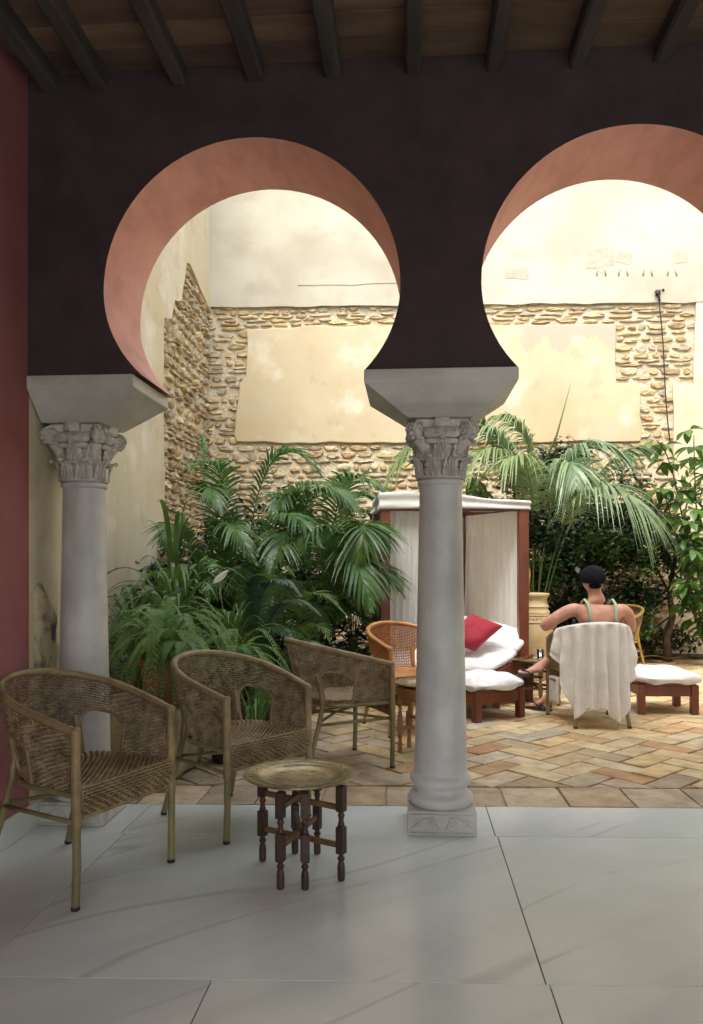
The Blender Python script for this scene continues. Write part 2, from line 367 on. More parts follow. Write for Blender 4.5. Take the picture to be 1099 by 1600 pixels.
TL, TW = .36, .18
a45 = math.radians(45)
def herring():
    out = []
    for n in range(-60, 61):
        for m_ in range(-60, 61):
            # brick H: occupies [0,2]x[0,1], brick V: occupies [2,3]x[0,2]... shifted along (1,1) and (2,-2)... lattice
            ox = n*1+m_*4; oy = n*1
            out.append((ox+1, oy+.5, 0)); out.append((ox+.5+2, oy+0, 1))
    return out
seen = set()
for (hx, hy, kd) in herring():
    u, v = hx*TW, hy*TW
    X = u*math.cos(a45)-v*math.sin(a45)+2.0; Y = u*math.sin(a45)+v*math.cos(a45)+6.0
    if X < CX-.1 or X > 7.0 or Y < 4.25+.05*X or Y > 10.85: continue
    an = a45 if kd == 0 else a45+PI/2
    key = (round(X, 2), round(Y, 2))
    if key in seen: continue
    seen.add(key)
    tiles.append((X, Y, an, TL-.014, TW-.014, PAL if (X > -.2 or rnd.random() < .25) and Y > 4.75 else PALG))
def vis(X, Y):
    d = Y*cY-X*sY; l = X*cY+Y*sY; px = 550+FPX*l/d
    return -60 < px < 1160
order = sorted(tiles, key=lambda t: (not vis(t[0], t[1]), t[1]))
mass = MB()
for n_, (X, Y, an, l, w, pal) in enumerate(order):
    P = tile_poly(X, Y, an, l, w, .006)
    if an == 0 and l < .36 and w > .3: P = [(a, min(max(c, 4.095), 4.45)+SK*a) for a, c in P]
    elif Y < 5.2: P = clip_poly(P)
    if len(P) < 3: continue
    z1 = rnd.uniform(-.004, .003); tl = rnd.uniform(-.004, .004)
    col = rnd.choice(pal); f_ = rnd.uniform(.82, 1.12); col = tuple(c*f_ for c in col)
    fn = lambda a, c, d: (a, c, d if d < -.01 else d+tl*(a-X)/.2)
    if n_ < 298:
        q = MB(); q.prism(P, fn, -.02, z1); o = q.build('paving_tile', M['tile'], pf, smooth=False, bevel=.004); o.color = (*col, 1)
    else: mass.prism(P, fn, -.02, z1, col)
o = mass.build('paving', M['tile_a'], pf, smooth=False); o['kind'] = 'stuff'

# planting bed edge + soil
b = MB(); b.box(CX, 7, 10.9, CYW, -.1, .03); b2 = MB(); b2.box(CX-.2, -.9, 5.6, 10.9, -.1, .04)
o = b.build('soil_strip', M['soil'], smooth=False); struct(o); o = b2.build('soil_bed', M['soil'], smooth=False); struct(o)

# arcade wall with horseshoe openings (one wall; columns stand under it)
ARCH = [(-.7435, .7035, -.207, -1.265), (1.02, .69, 1.54, .498), (2.72, .69, 3.25, 2.20), (4.43, .69, 4.96, 3.91)]
ZC, ZI, ZT = 2.575, 2.178, 3.62
def arch_pts(cx, r, xr, xl, n=40):
    P = []
    for sgn, xe in ((-1, xl), (1, xr)):
        hw = abs(xe-cx); dz = ZC-ZI; bb = dz/math.sqrt(max(1e-6, 1-(hw/r)**2)); q = []
        t0 = math.asin(dz/bb)
        for i in range(11):
            t = -t0+(t0)*i/10; q.append((cx+sgn*r*math.cos(t), ZC+bb*math.sin(t)))
        P.append(q)
    up = [(cx-r*math.cos(PI*i/n), ZC+r*math.sin(PI*i/n)) for i in range(1, n)]
    return P[0]+up+P[1][::-1]          # from left springing over the top to right springing
aw = thing('arcade_wall', 'dark plum wall pierced by horseshoe arches above the marble columns', 'wall')
face = MB(); soff = []
ENDX = 7.0
outline = []
x_prev = LX
def quadstrip(poly_low, y):   # wall sheet between arch curve and top
    pass
allp = []
for A in ARCH: allp.append(arch_pts(*A))
# wall face as vertical strips: for each arch sample x columns
def wall_face(y, mb, flip, ztop):
    # springing blocks: between arches under curves handled by fan polygons
    segs = []
    left = LX
    for k, P in enumerate(allp):
        n = len(P); half = n//2
        leftcurve = P[:half+1]; rightcurve = P[half:]
        # left pier polygon: from x=left boundary to left curve, up to ZT
        segs.append((k, leftcurve, rightcurve))
    mids = [LX]+[(allp[i][-1][0]+allp[i+1][0][0])/2 for i in range(len(allp)-1)]+[ENDX]
    for k, lc, rc in segs:
        for curve, xm in ((lc, mids[k]), (rc, mids[k+1])):
            for (xa, za), (xb, zb) in zip(curve, curve[1:]):
                vs = [(xm, y, za), (xa, y, za), (xb, y, zb), (xm, y, zb)]
                if abs(za-zb) > 1e-6: mb.add(vs, [(0, 1, 2, 3)])
        top = max(z for _, z in lc)
        mb.add([(mids[k], y, top), (mids[k+1], y, top), (mids[k+1], y, ztop), (mids[k], y, ztop)], [(0, 1, 2, 3)])
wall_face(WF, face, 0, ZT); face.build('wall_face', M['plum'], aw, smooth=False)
bf = MB(); wall_face(WB, bf, 1, ZT); bf.build('wall_back', M['plaster'], aw, smooth=False)
for P in allp:
    q = MB()
    q.add([(x, WF, z) for x, z in P]+[(x, WB, z) for x, z in P], [(i, i+1, len(P)+i+1, len(P)+i) for i in range(len(P)-1)])
    q.build('arch_soffit', M['salmon'], aw, fix=False)
up = MB(); up.box(CX-.4, ENDX+.3, WB-.45, WB, ZT, 6.6); up.build('upper_facade', M['plaster'], aw, smooth=False)
rf = MB(); rf.box(CX-.4, ENDX+.3, -3.4, WB-.452, ZT+.12, ZT+.3); rf.build('roof_slab', M['plaster'], aw, smooth=False)

# side wall: rose plaster inside, ochre past the arcade; skirting of marble
sw = thing('side_wall', 'rose pink plaster wall at the left edge with a pale marble skirting', 'wall')
b = MB(); b.box(LX-.35, LX, -3.2, WF+.012, -.1, ZT); b.build('wall_face', M['pink'], sw, smooth=False)
b = MB(); b.box(CX-.3, LX+.001, WF+.012, WB+.02, -.1, 6.6); b.build('pier', M['plaster'], sw, smooth=False)
b = MB(); b.box(LX, LX+.014, -3.1, WB+.02, 0.001, .125); b.build('skirting', M['marble'], sw, smooth=False, bevel=.002)
# crumbled patch on the pier just behind the column
def rock_blob(mb, c, r, sc, seed, n=18, m=10, amp=.25):
    vs = []
    for i in range(m+1):
        th = PI*i/m
        for k in range(n):
            a = 2*PI*k/n; d = Vector((math.sin(th)*math.cos(a), math.sin(th)*math.sin(a), math.cos(th)))
            f = 1+amp*noise.noise(d*1.8+Vector((seed, 0, 0)))+amp*.4*noise.noise(d*5+Vector((0, seed, 0)))
            vs.append((c[0]+d.x*r*sc[0]*f, c[1]+d.y*r*sc[1]*f, c[2]+d.z*r*sc[2]*f))
    mb.add(vs, [(i*n+k, i*n+(k+1) % n, (i+1)*n+(k+1) % n, (i+1)*n+k) for i in range(m) for k in range(n)])
M['crumble'] = mat('crumbled_plaster', (.50, .43, .28), (.10, .075, .05), 6, rough=1, bump=.03, bscale=18, coords='world', ramp=(.52, .66))
q = MB()
def crumble(u, v):
    yy = WF+.03+u*.45; zz = .3+v*.92
    e = min(1, min(u, 1-u)*8, min(v, 1-v)*6)
    m_ = e*.05+.05*noise.noise(Vector((yy*5, zz*4, 8)))-.028
    return (LX+min(.02, m_)+(.012*noise.noise(Vector((yy*9, zz*9, 1)))+.008*noise.noise(Vector((yy*30, zz*30, 4))))*e, yy, zz)
q.grid(crumble, 30, 60); q.build('crumbled_patch', M['crumble'], sw)
# back of portico room (behind the camera); openings added to light the interior
rw = thing('room_wall', 'plain pillared wall with wide openings added behind the viewer to let fill light in', 'wall')
b = MB()
for x0, x1, z0, z1 in ((LX-.3, LX+.5, -.1, ZT+.1), (3.0, 3.5, -.1, 3.2), (6.3, ENDX+.3, -.1, ZT+.1), (LX+.5, 6.3, 3.42, ZT+.1)): b.box(x0, x1, -3.5, -3.2, z0, z1)
b.build('wall_face', M['plaster'], rw, smooth=False)
b = MB(); b.box(-12, 16, -16, -3.2, -.15, -.02); struct(b.build('rear_bounce_floor', M['bounce_floor'], None, smooth=False))  # unseen pale floor added behind the camera to bounce sky light indoors
b = MB(); b.box(ENDX, ENDX+.3, -3.2, CYW+.4, -.1, 5.5); tag(b.build('end_wall', M['plaster'], None, smooth=False), 'ochre wall closing the far right side of the court', 'wall')

# ceiling
ce = root_struct('ceiling')
BX = [-1.70, -1.46, -1.085, -.72, -.355, .02, .385, .757, 1.13, 1.50, 1.87, 2.24, 2.61, 2.98, 3.35, 3.72]
for i, x in enumerate(BX):
    q = MB(); w = rnd.uniform(.036, .042); h0 = 3.53+rnd.uniform(-.006, .006)
    pts = 14
    def bm_(u, v, x=x, w=w, h0=h0):
        y = -3.15+u*(WF+3.15-.004)
        cc = [(-w, .11), (-w, .012), (-w+.012, 0), (w-.012, 0), (w, .012), (w, .11)]
        a, z = cc[int(round(v*5))]
        return (x+a+.006*noise.noise(Vector((y*1.5, i*3.1, 0))), y, h0+z+.005*noise.noise(Vector((y*2, i*7.7, 3))))
    q.grid(bm_, 40, 5); o = q.build('beam', M['beam'], ce, smooth=False)
yb = WF-.003; r_ = 0
while yb > -3.1:
    wd = rnd.uniform(.15, .19)
    x = LX
    xb = [LX+.001]+sorted(rnd.sample(BX[1:15], 3))+[7.0]
    for x0, x1 in zip(xb, xb[1:]):
        q = MB(); q.box(x0+.002, x1-.002, yb-wd+.0035, yb, 3.612+rnd.uniform(0, .006), 3.64)
        o = q.build('plank', M['plank'], ce, smooth=False, bevel=.002); f_ = rnd.uniform(.55, 1.25); o.color = (f_, f_*rnd.uniform(.9, 1), f_*rnd.uniform(.85, 1), 1)
    yb -= wd
b = MB(); b.box(LX-.3, ENDX, -3.2, WF, 3.66, 3.72); b.build('deck', M['beam'], ce, smooth=False)

# ------------------------------------------------------------------ masonry walls of the court
STV = []
for s_i in range(24):
    q = MB(); n = r_n = 7+s_i % 4; r2 = random.Random(100+s_i); ring = []
    for k in range(n):
        a = 2*PI*k/n+r2.uniform(-.15, .15); e = 3.2
        ca, sa = math.cos(a), math.sin(a); rr = .5/((abs(ca)**e+abs(sa)**e)**(1/e))*r2.uniform(.74, 1.06)
        ring.append((rr*ca, rr*sa))
    cx_, cz_ = r2.uniform(-.1, .1), r2.uniform(-.1, .1)
    vs = [(a, .6, c) for a, c in ring]+[(a*.93, -.5*r2.uniform(.4, 1.2), c*.93) for a, c in ring]+[(a*.70+cx_, -1*r2.uniform(.6, 1.25), c*.70+cz_) for a, c in ring]+[(cx_*2, -1*r2.uniform(.7, 1.1), cz_*2)]
    fs = [(i+k, i+(k+1) % n, i+n+(k+1) % n, i+n+k) for i in (0, n) for k in range(n)]+[(2*n+k, 2*n+(k+1) % n, 3*n) for k in range(n)]
    q.add(vs, fs); me_ = q.mesh('stone', M['stone'], True); me_.set_sharp_from_angle(angle=.7); STV.append(me_)
SPAL = [(.66, .60, .48), (.62, .55, .42), (.68, .60, .44), (.70, .58, .36), (.66, .53, .31), (.72, .61, .41), (.62, .53, .38), (.66, .50, .30), (.58, .51, .40), (.74, .62, .40), (.56, .41, .25), (.70, .57, .34)]
def inside(poly, a, c):
    r = False; n = len(poly)
    for i in range(n):
        x1, y1 = poly[i]; x2, y2 = poly[(i+1) % n]
        if (y1 > c) != (y2 > c) and a < (x2-x1)*(c-y1)/(y2-y1)+x1: r = not r
    return r
def masonry(parent, regions, M4, sizes, limit, dep=.05, brick_rows=.3):
    """regions: polygons in (a, z) on the wall; M4 maps (a, y, z) to world; stones in rough courses, thin brick courses between"""
    a0 = min(p[0] for R in regions for p in R); a1 = max(p[0] for R in regions for p in R)
    z0 = min(p[1] for R in regions for p in R); z1 = max(p[1] for R in regions for p in R)
    items = []; z = z1
    while z > z0:
        thin = rnd.random() < brick_rows
        h = rnd.uniform(.05, .07) if thin else rnd.uniform(*sizes[1])
        a = a0-rnd.random()*.2
        while a < a1:
            if rnd.random() < .10: a += rnd.uniform(.05, .2)
            w = rnd.uniform(.20, .42) if thin else rnd.uniform(*sizes[0])
            ca, cz = a+w/2, z-h/2+rnd.uniform(-.012, .012)+.03*noise.noise(Vector((ca_ if False else a*.7, z, 2)))
            if any(inside(R, ca, cz) for R in regions): items.append((ca, cz, w*rnd.uniform(.80, 1.0), h*rnd.uniform(.70, 1.0), thin))
            a += w
        z -= h
    items.sort(key=lambda t: -t[1]); st = MB()
    for n_, (ca, cz, w, h, thin) in enumerate(items):
        me = rnd.choice(STV); col = rnd.choice(SPAL); f_ = rnd.uniform(.8, 1.15); col = tuple(min(.85, c*f_) for c in col)
        T = Matrix.Translation((ca, 0, cz)) @ Matrix.Rotation(rnd.uniform(-.1, .1) if not thin else rnd.uniform(-.02, .02), 4, 'Y') @ Matrix.Diagonal((w*1.04, dep*rnd.uniform(.6, 1.3), h*1.04, 1))
        if n_ < limit:
            o = link('brick' if thin else 'stone', me, parent); o.matrix_local = M4 @ T; o.color = (*col, 1)
        else:
            st.add([M4 @ T @ v.co for v in me.vertices], [tuple(p.vertices) for p in me.polygons], col)
    if st.v:
        o = st.build('stonework', M['stone_a'], parent, fix=False); o['kind'] = 'stuff'
def wob(poly, amp=.02, step=.12, seed=0):
    out = []; n = len(poly)
    for i in range(n):
        (x0, y0), (x1, y1) = poly[i], poly[(i+1) % n]; L_ = math.hypot(x1-x0, y1-y0); k = max(1, int(L_/step))
        for j in range(k):
            t = j/k; x, y = x0+(x1-x0)*t, y0+(y1-y0)*t
            out.append((x+amp*noise.noise(Vector((x*3, y*3, seed)))*2, y+amp*noise.noise(Vector((x*3, y*3, seed+9)))*2))
    return out
# back wall
bw = thing('court_back_wall', 'tall rubble and ochre plaster wall closing the courtyard behind the plants', 'wall')
b = MB(); b.box(CX-.4, 7.3, CYW, CYW+.4, -.1, 8.6); b.build('masonry_core', M['mortar'], bw, smooth=False)
def B(px, py): v = atY(px, py, CYW); return (v.x, v.z)
back_fn = lambda a, z, d: (a, CYW-d, z)
xR = 7.0
q = MB(); q.prism(wob([(CX, B(322, 482)[1]), (B(322, 0)[0]+.0, B(322, 482)[1]), B(700, 478), B(1086, 474), (xR, B(1086, 474)[1]+.0), (xR, 8.55), (CX, 8.55)], .012, .15, 3), back_fn, -.01, .055)
q.build('upper_plaster', M['upper'], bw, smooth=False)
pl = [B(388, 516), B(500, 511), B(962, 508), B(962, 601), B(1000, 603), B(1000, 690), B(700, 693), B(372, 692), B(368, 680), B(376, 600), B(386, 588)]
q = MB(); q.prism(wob(pl, .014, .1, 5), back_fn, -.01, .05); q.build('plaster_panel', M['panel'], bw, smooth=False, bevel=.012)
pr = [B(1086, 474), (xR, B(1086, 474)[1]), (xR, 1.2), (B(1050, 0)[0]+.1, 1.2), B(1052, 690), B(1050, 602), B(1083, 600)]
q = MB(); q.prism(wob(pr, .014, .12, 8), back_fn, -.01, .046); q.build('plaster_panel', M['plaster'], bw, smooth=False)
for (px0, py0, px1, py1) in ((468, 300, 640, 444),):
    a0, z1 = B(px0, py0); a1, z0 = B(px1, py1)
    q = MB(); q.prism(wob([(a0, z0), (a1, z0), (a1, z1), (a0, z1)], .01, .2, 2), back_fn, .04, .062); q.build('patch', M['upper'], bw, smooth=False)
# small ledges and sockets left by old beams high on the wall
M['socket'] = mat('socket_render', (.43, .40, .31), (.37, .34, .26), 5, rough=.95, bump=.01, bscale=12, coords='world')
for (px0, py0, px1, py1) in ((918, 394, 957, 418), (962, 396, 986, 414), (789, 420, 826, 438), (1052, 398, 1075, 412)):
    a0, z1 = B(px0, py0); a1, z0 = B(px1, py1)
    q = MB(); q.prism(wob([(a0, z0), (a1, z0), (a1, z1), (a0, z1)], .03, .06, px0), back_fn, .04, .058); q.build('blocked_socket', M['socket'], bw, smooth=False)
for px in (938, 972, 1010, 1048):
    for dx in (-4, 5):
        a0, z1 = B(px+dx, 418); a1, z0 = B(px+dx*1.6, 433)
        q = MB(); q.tube([(a0, CYW-.056, z1), (a1, CYW-.056, z0)], .012, 5); q.build('mark', M['socket'], bw)
regs = [[B(322, 482), B(700, 478), B(1086, 475), B(1084, 600), B(1050, 602), B(1050, 695), (xR, B(1050, 695)[1]), (xR, 2.2), (CX, 2.2), (CX, B(322, 482)[1])]]
hole = pl
class _R: pass
def reg_back():
    return [[B(316, 480), B(1086, 474), B(1084, 512), B(316, 512)], [B(316, 512), B(392, 512), B(390, 590), B(380, 600), B(372, 694), B(316, 694)],
            [B(962, 512), B(1084, 512), B(1084, 600), B(962, 600)], [B(1000, 600), B(1050, 600), B(1050, 694), B(1000, 694)],
            [B(316, 694), B(1052, 694), (B(1052, 0)[0], .0), (CX, .0)]]
masonry(bw, reg_back(), Matrix.Translation((0, CYW-.008, 0)), ((.10, .34), (.07, .16)), 298, .022, .5)
# left wall of the court
lw = thing('court_side_wall', 'rubble stone wall with torn ochre plaster on the left side of the court', 'wall')
b = MB(); b.box(CX-.4, CX, WB+.03, CYW+.4, -.1, 8.6); b.build('masonry_core', M['mortar'], lw, smooth=False)
side_fn = lambda a, z, d: (CX+d, a, z)
pls = [(WB+.03, 0), (9.0, 0), (9.0, 1.2), (9.08, 2.4), (9.02, 3.2), (9.05, 4.25), (9.35, 4.35), (9.5, 4.62), (9.75, 4.7), (9.9, 5.0), (10.0, 5.3), (10.15, 5.35), (10.5, 5.25), (11.2, 5.06), (CYW, 5.06), (CYW, 8.55), (WB+.03, 8.55)]
q = MB(); q.prism(wob(pls, .02, .09, 11), side_fn, -.01, .06); q.build('plaster_coat', M['plaster'], lw, smooth=False)
masonry(lw, [[(9.0, 0), (CYW, 0), (CYW, 5.08), (10.1, 5.3), (9.75, 4.75), (9.3, 4.35), (9.02, 4.25)]], Matrix(((0, -1, 0, CX+.012), (1, 0, 0, 0), (0, 0, 1, 0), (0, 0, 0, 1))), ((.10, .38), (.06, .17)), 298, .042, .25)
# wire on the back wall
wc = thing('wall_cable', 'thin dark cable hanging from a hook down the back wall on the right', 'cable')
q = MB(); P = [atY(1029+19*t+1.5*math.sin(t*6), 460+230*t, CYW-.09) for t in [i/14 for i in range(15)]]; q.tube(P, .009, 5); q.build('wire', M['cable'], wc)
q = MB(); h = atY(1028, 460, CYW-.06); q.box(h.x-.03, h.x+.03, h.y-.05, h.y+.02, h.z-.02, h.z+.05); q.sphere(atY(1037, 453, CYW-.06), .02); q.tube([h+Vector((-.05, -.04, .03)), h+Vector((0, -.06, -.02)), h+Vector((.02, -.05, -.12))], .01, 5); q.build('hook', M['cable'], wc)

# ------------------------------------------------------------------ COLUMNS
def column(x, label, worn=False):
    t = thing('marble_column', label, 'column', (x, 3.80, 0), 0, 'marble columns of the arcade')
    # plinth
    q = MB(); h = .163
    q.box(-h, h, -h, h, .0, .115); q.build('plinth', M['carved'] if worn else M['impost'], t, smooth=False, bevel=.012 if worn else .004)
    q = MB()
    for sgn in (-1, 1):   # relief scrolls on the front of the plinth
        for cx_ in (.045, .115):
            P = [(sgn*(cx_+.022*(1-k/22)*math.cos(k*.55)), -h-.001, .058+.022*(1-k/22)*math.sin(k*.55)) for k in range(20)]; q.tube(P, .0022, 5)
        q.tube([(sgn*.015, -h, .03), (sgn*.04, -h-.002, .085), (sgn*.09, -h-.002, .08), (sgn*.15, -h, .03)], .0022, 5)
    q.tube([(-.15, -h, .1), (.15, -h, .1)], .003, 5); q.tube([(-.15, -h, .015), (.15, -h, .015)], .003, 5)
    q.build('relief', M['impost'], t)
    q = MB(); q.lathe([(.150, .115), (.158, .125), (.160, .14), (.156, .157), (.146, .166), (.138, .172), (.130, .182), (.128, .195), (.132, .207), (.143, .214), (.149, .222), (.151, .236), (.147, .25), (.137, .258), (.132, .262), (.130, .275), (.128, .31), (.1275, .312)], 48)
    q.build('base', M['carved'] if worn else M['column'], t, crease=50)
    r0, r1 = .128, .103; z0, z1 = .312, 1.665
    pr = [(r0+.002, .30)]
    for i in range(13):
        u = i/12; pr.append((r0+(r1-r0)*u-.0*u, z0+(z1-z0)*u))
    q = MB(); q.lathe(pr, 48); q.build('shaft', M['column'], t, crease=50)
    q = MB(); q.lathe([(.103, 1.662), (.112, 1.668), (.115, 1.678), (.112, 1.69), (.104, 1.695)], 48); q.build('astragal', M['column'], t)
    # capital: bell, two tiers of acanthus, echinus, corner volutes, abacus block
    c = thing_part('capital', t)
    q = MB(); q.lathe([(.096, 1.69), (.092, 1.75), (.094, 1.82), (.108, 1.87), (.135, 1.90), (.14, 1.93), (.12, 1.95)], 32); q.build('bell', M['carved'], c)
    for tier, (zb, hh, rb, off) in enumerate(((1.695, .105, .104, 0), (1.78, .105, .110, PI/8))):
        for k in range(8):
            a = off+k*PI/4+PI/8; q = MB(); rad = Vector((math.cos(a), math.sin(a), 0)); tg = Vector((-math.sin(a), math.cos(a), 0))
            def leaf(u, v, a=a, zb=zb, hh=hh, rb=rb, rad=rad, tg=tg):
                w = (.044*(1-.30*v)*(1 if v < .85 else .72))*(1+.10*math.sin(v*26)); s_ = (u-.5)*2
                curl = .034*max(0, (v-.6)/.4)**1.6
                zz = zb+hh*min(v, .9)/.9 if v < .9 else zb+hh-(v-.9)*.16
                r = rb+.006+curl+.008*(1-s_*s_)-.004*abs(math.sin(s_*7))+.012*v
                return rad*r+tg*(s_*w)+Vector((0, 0, zz))
            q.grid(leaf, 14, 14)
            for s_ in (-.55, -.28, 0, .28, .55):
                P = [leaf(.5+s_*.5*(1-.3*v), v)+rad*.004 for v in (0.05, .25, .45, .65, .82, .93)]; q.tube(P, .0036, 4)
            for s_ in (-.26, .26):
                for vv in (.35, .68):
                    q.tube([leaf(.5+s_+.12*(1-i/14)*math.cos(i*.6), vv+.12*(1-i/14)*math.sin(i*.6))+rad*.006 for i in range(12)], .0032, 4)
            q.sphere(leaf(.5, .9)+rad*.006-Vector((0, 0, .004)), .011, 8, 5, (1.2, 1.2, .8))
            q.build('acanthus_leaf', M['carved'], c)
    for k in range(4):
        a = PI/4+k*PI/2; rad = Vector((math.cos(a), math.sin(a), 0)); tg = Vector((-math.sin(a), math.cos(a), 0)); q = MB()
        ctr = rad*.170+Vector((0, 0, 1.915))
        # scroll drum with spiral relief
        for s_ in (-1, 1):
            P = []
            for i in range(34):
                th = i*.42; rr = .046*(1-i/36); P.append(ctr+tg*(s_*.026)+rad*(rr*math.cos(th))*1.0+Vector((0, 0, rr*math.sin(th)*1.05)))
            q.tube(P, .0052, 5)
        q.tube([ctr-tg*.026, ctr-tg*.012, ctr+tg*.012, ctr+tg*.026], [.044, .036, .036, .044], 20)
        for j in range(5):
            th = j*.6-.9; q.sphere(ctr+rad*(.04*math.cos(th))+Vector((0, 0, .04*math.sin(th))), .011, 8, 5, (1, 1, 1))
        q.tube([rad*.10+Vector((0, 0, 1.80)), rad*.135+Vector((0, 0, 1.855)), rad*.155+Vector((0, 0, 1.885))], [.020, .026, .03], 10)
        q.build('volute', M['carved'], c)
    for k in range(4):
        a = k*PI/2; rad = Vector((math.cos(a), math.sin(a), 0)); tg = Vector((-math.sin(a), math.cos(a), 0)); q = MB()
        R = Matrix.Rotation(a, 4, 'Z')
        P = [R @ Vector((.138, y_, 1.905)) for y_ in (-.085, -.07, .07, .085)]; q.tube(P, [.015, .024, .024, .015], 12)
        P = [R @ Vector((.128, y_, 1.868)) for y_ in (-.075, -.06, .06, .075)]; q.tube(P, [.008, .014, .014, .008], 10)
        for cx_ in (-.055, -.019, .019, .055):
            q.tube([R @ Vector((.162, cx_+.0145*(1-i/18)*math.cos(i*.6), 1.905+.0145*(1-i/18)*math.sin(i*.6))) for i in range(16)], .0038, 4)
        q.box(.11, .163, -.036, .036, 1.932, 1.974, R)
        for cx_ in (-.018, .018):
            q.tube([R @ Vector((.164, cx_+.011*(1-i/16)*math.cos(i*.6), 1.953+.011*(1-i/16)*math.sin(i*.6))) for i in range(14)], .0025, 4)
        q.build('face_moulding', M['carved'], c)
    q = MB(); q.lathe([(.10, 1.93), (.155, 1.945), (.17, 1.974)], 4); 
    for i in range(0): pass
    R = Matrix.Rotation(0, 4, 'Z'); q = MB(); q.box(-.125, .125, -.125, .125, 1.935, 1.974); q.build('abacus', M['carved'], c, smooth=False, bevel=.006)
    return t
def thing_part(name, parent):
    o = bpy.data.objects.new(name, None); C.objects.link(o); o.parent = parent; return o
def impost(x, label, clipx=None):
    q = MB(); ht, yt0, yt1, z0, z1, z2 = .352, WF-.02-3.8, WB+.02-3.8, 1.975, 2.12, ZI
    hb, yb = .152, .152
    x0t = -ht if clipx is None else clipx-x+.002
    x0b = -hb if clipx is None else max(-hb, clipx-x+.002)
    rings = [(x0b, hb, -yb, yb, z0), (x0t, ht, yt0, yt1, z1), (x0t, ht, yt0, yt1, z2)]
    vs = []
    for (a, b_, c_, d_, z) in rings: vs += [(a, c_, z), (b_, c_, z), (b_, d_, z), (a, d_, z)]
    fs = [(0, 3, 2, 1), (8, 9, 10, 11)]+[(i*4+k, i*4+(k+1) % 4, (i+1)*4+(k+1) % 4, (i+1)*4+k) for i in range(2) for k in range(4)]
    q.add(vs, fs); o = q.build('impost_block', M['impost'], None, smooth=False, bevel=.004); o.location = (x, 3.8, 0)
    tag(o, label, 'impost block', 'marble imposts under the arches'); return o
c1 = column(-1.65, 'grey marble column with carved capital against the pink wall on the left', True)
c2 = column(.155, 'grey marble column with carved capital standing alone between the two arches')
impost(-1.65, 'flared marble impost above the left column beside the pink wall', LX)
impost(.145, 'flared marble impost above the middle column between both arches')
for x, n_ in ((1.87, 'first'), (3.58, 'second')):
    c = copy_tree(c2); c.location.x = x; c['label'] = n_+' marble column standing beyond the right edge of the picture'
    impost(x, n_+' marble impost beyond the right edge of the picture')

# ------------------------------------------------------------------ WICKER CHAIRS
def U_curve(t, xf, yf, xb, yw):
    """t in -1..1 plan U: front right (-1) round the back (0) to front left (1)"""
    s_ = abs(t); sg = 1 if t >= 0 else -1
    # straight-ish arm then elliptical back
    if s_ > .62:
        u = (s_-.62)/.38; x = 0.0+xf*u; y = yw+(yf-yw)*u*u
    else:
        a = s_/.62*PI/2; x = xb*math.cos(a); y = yw*math.sin(a)
    return x, sg*y
ARMZ, SLOPE = .655, .27
def rimP(t):
    x, y = U_curve(t, .26, .26, -.33, .285); return Vector((x, y, ARMZ+SLOPE*(.26-x)*.95))
def lowP(t):
    x, y = U_curve(t, .25, .245, -.215, .235); return Vector((x, y, .425))
def wallP(t, s):
    a, b_ = lowP(t), rimP(t); p = a.lerp(b_, s); bulge = math.sin(s*PI)*.012
    p.x -= bulge*(1 if abs(t) < .6 else 0); return p
OP0, OP1, OPH = .31, .62, .60
def open_at(t, s):
    s_ = abs(t)
    if s_ <= OP0 or s_ >= OP1: return False
    m_ = (s_-(OP0+OP1)/2)/((OP1-OP0)/2)
    return s < OPH*(1-.30*abs(m_)**4)
def wrapped(mb, P, r, pitch=.006, n=9, amp=.0012):
    """cane-wrapped tube: many shallow rings"""
    P = [Vector(p) for p in P]; L_ = [0]
    for a, b_ in zip(P, P[1:]): L_.append(L_[-1]+(b_-a).length)
    tot = L_[-1]; K = max(4, int(tot/pitch*2)); Q = []; R = []
    j = 0
    for i in range(K+1):
        d = tot*i/K
        while j < len(L_)-2 and L_[j+1] < d: j += 1
        u = (d-L_[j])/max(1e-9, L_[j+1]-L_[j]); Q.append(P[j].lerp(P[j+1], u)); R.append(r+(amp if i % 2 else -amp*.4))
    mb.tube(Q, R, n)
def bamboo(mb, P, r, nodes=2, n=10):
    P = [Vector(p) for p in P]; Q, R = [], []
    tot = sum((b_-a).length for a, b_ in zip(P, P[1:])); K = 24; acc = 0
    cum = [0]
    for a, b_ in zip(P, P[1:]): cum.append(cum[-1]+(b_-a).length)
    stops = [k/K*tot for k in range(K+1)]
    for i in range(nodes): 
        c_ = tot*(i+.6)/(nodes+.3); stops += [c_-.006, c_-.002, c_, c_+.002, c_+.006]
    for d in sorted(s_ for s_ in stops if 0 <= s_ <= tot):
        j = 0
        while j < len(cum)-2 and cum[j+1] < d: j += 1
        u = (d-cum[j])/max(1e-9, cum[j+1]-cum[j]); Q.append(P[j].lerp(P[j+1], u)); rr = r
        for i in range(nodes):
            c_ = tot*(i+.6)/(nodes+.3); e = abs(d-c_)
            if e < .001: rr = r*1.0-.0012
            elif e < .004: rr = r+.0016
        R.append(rr)
    mb.tube(Q, R, n)
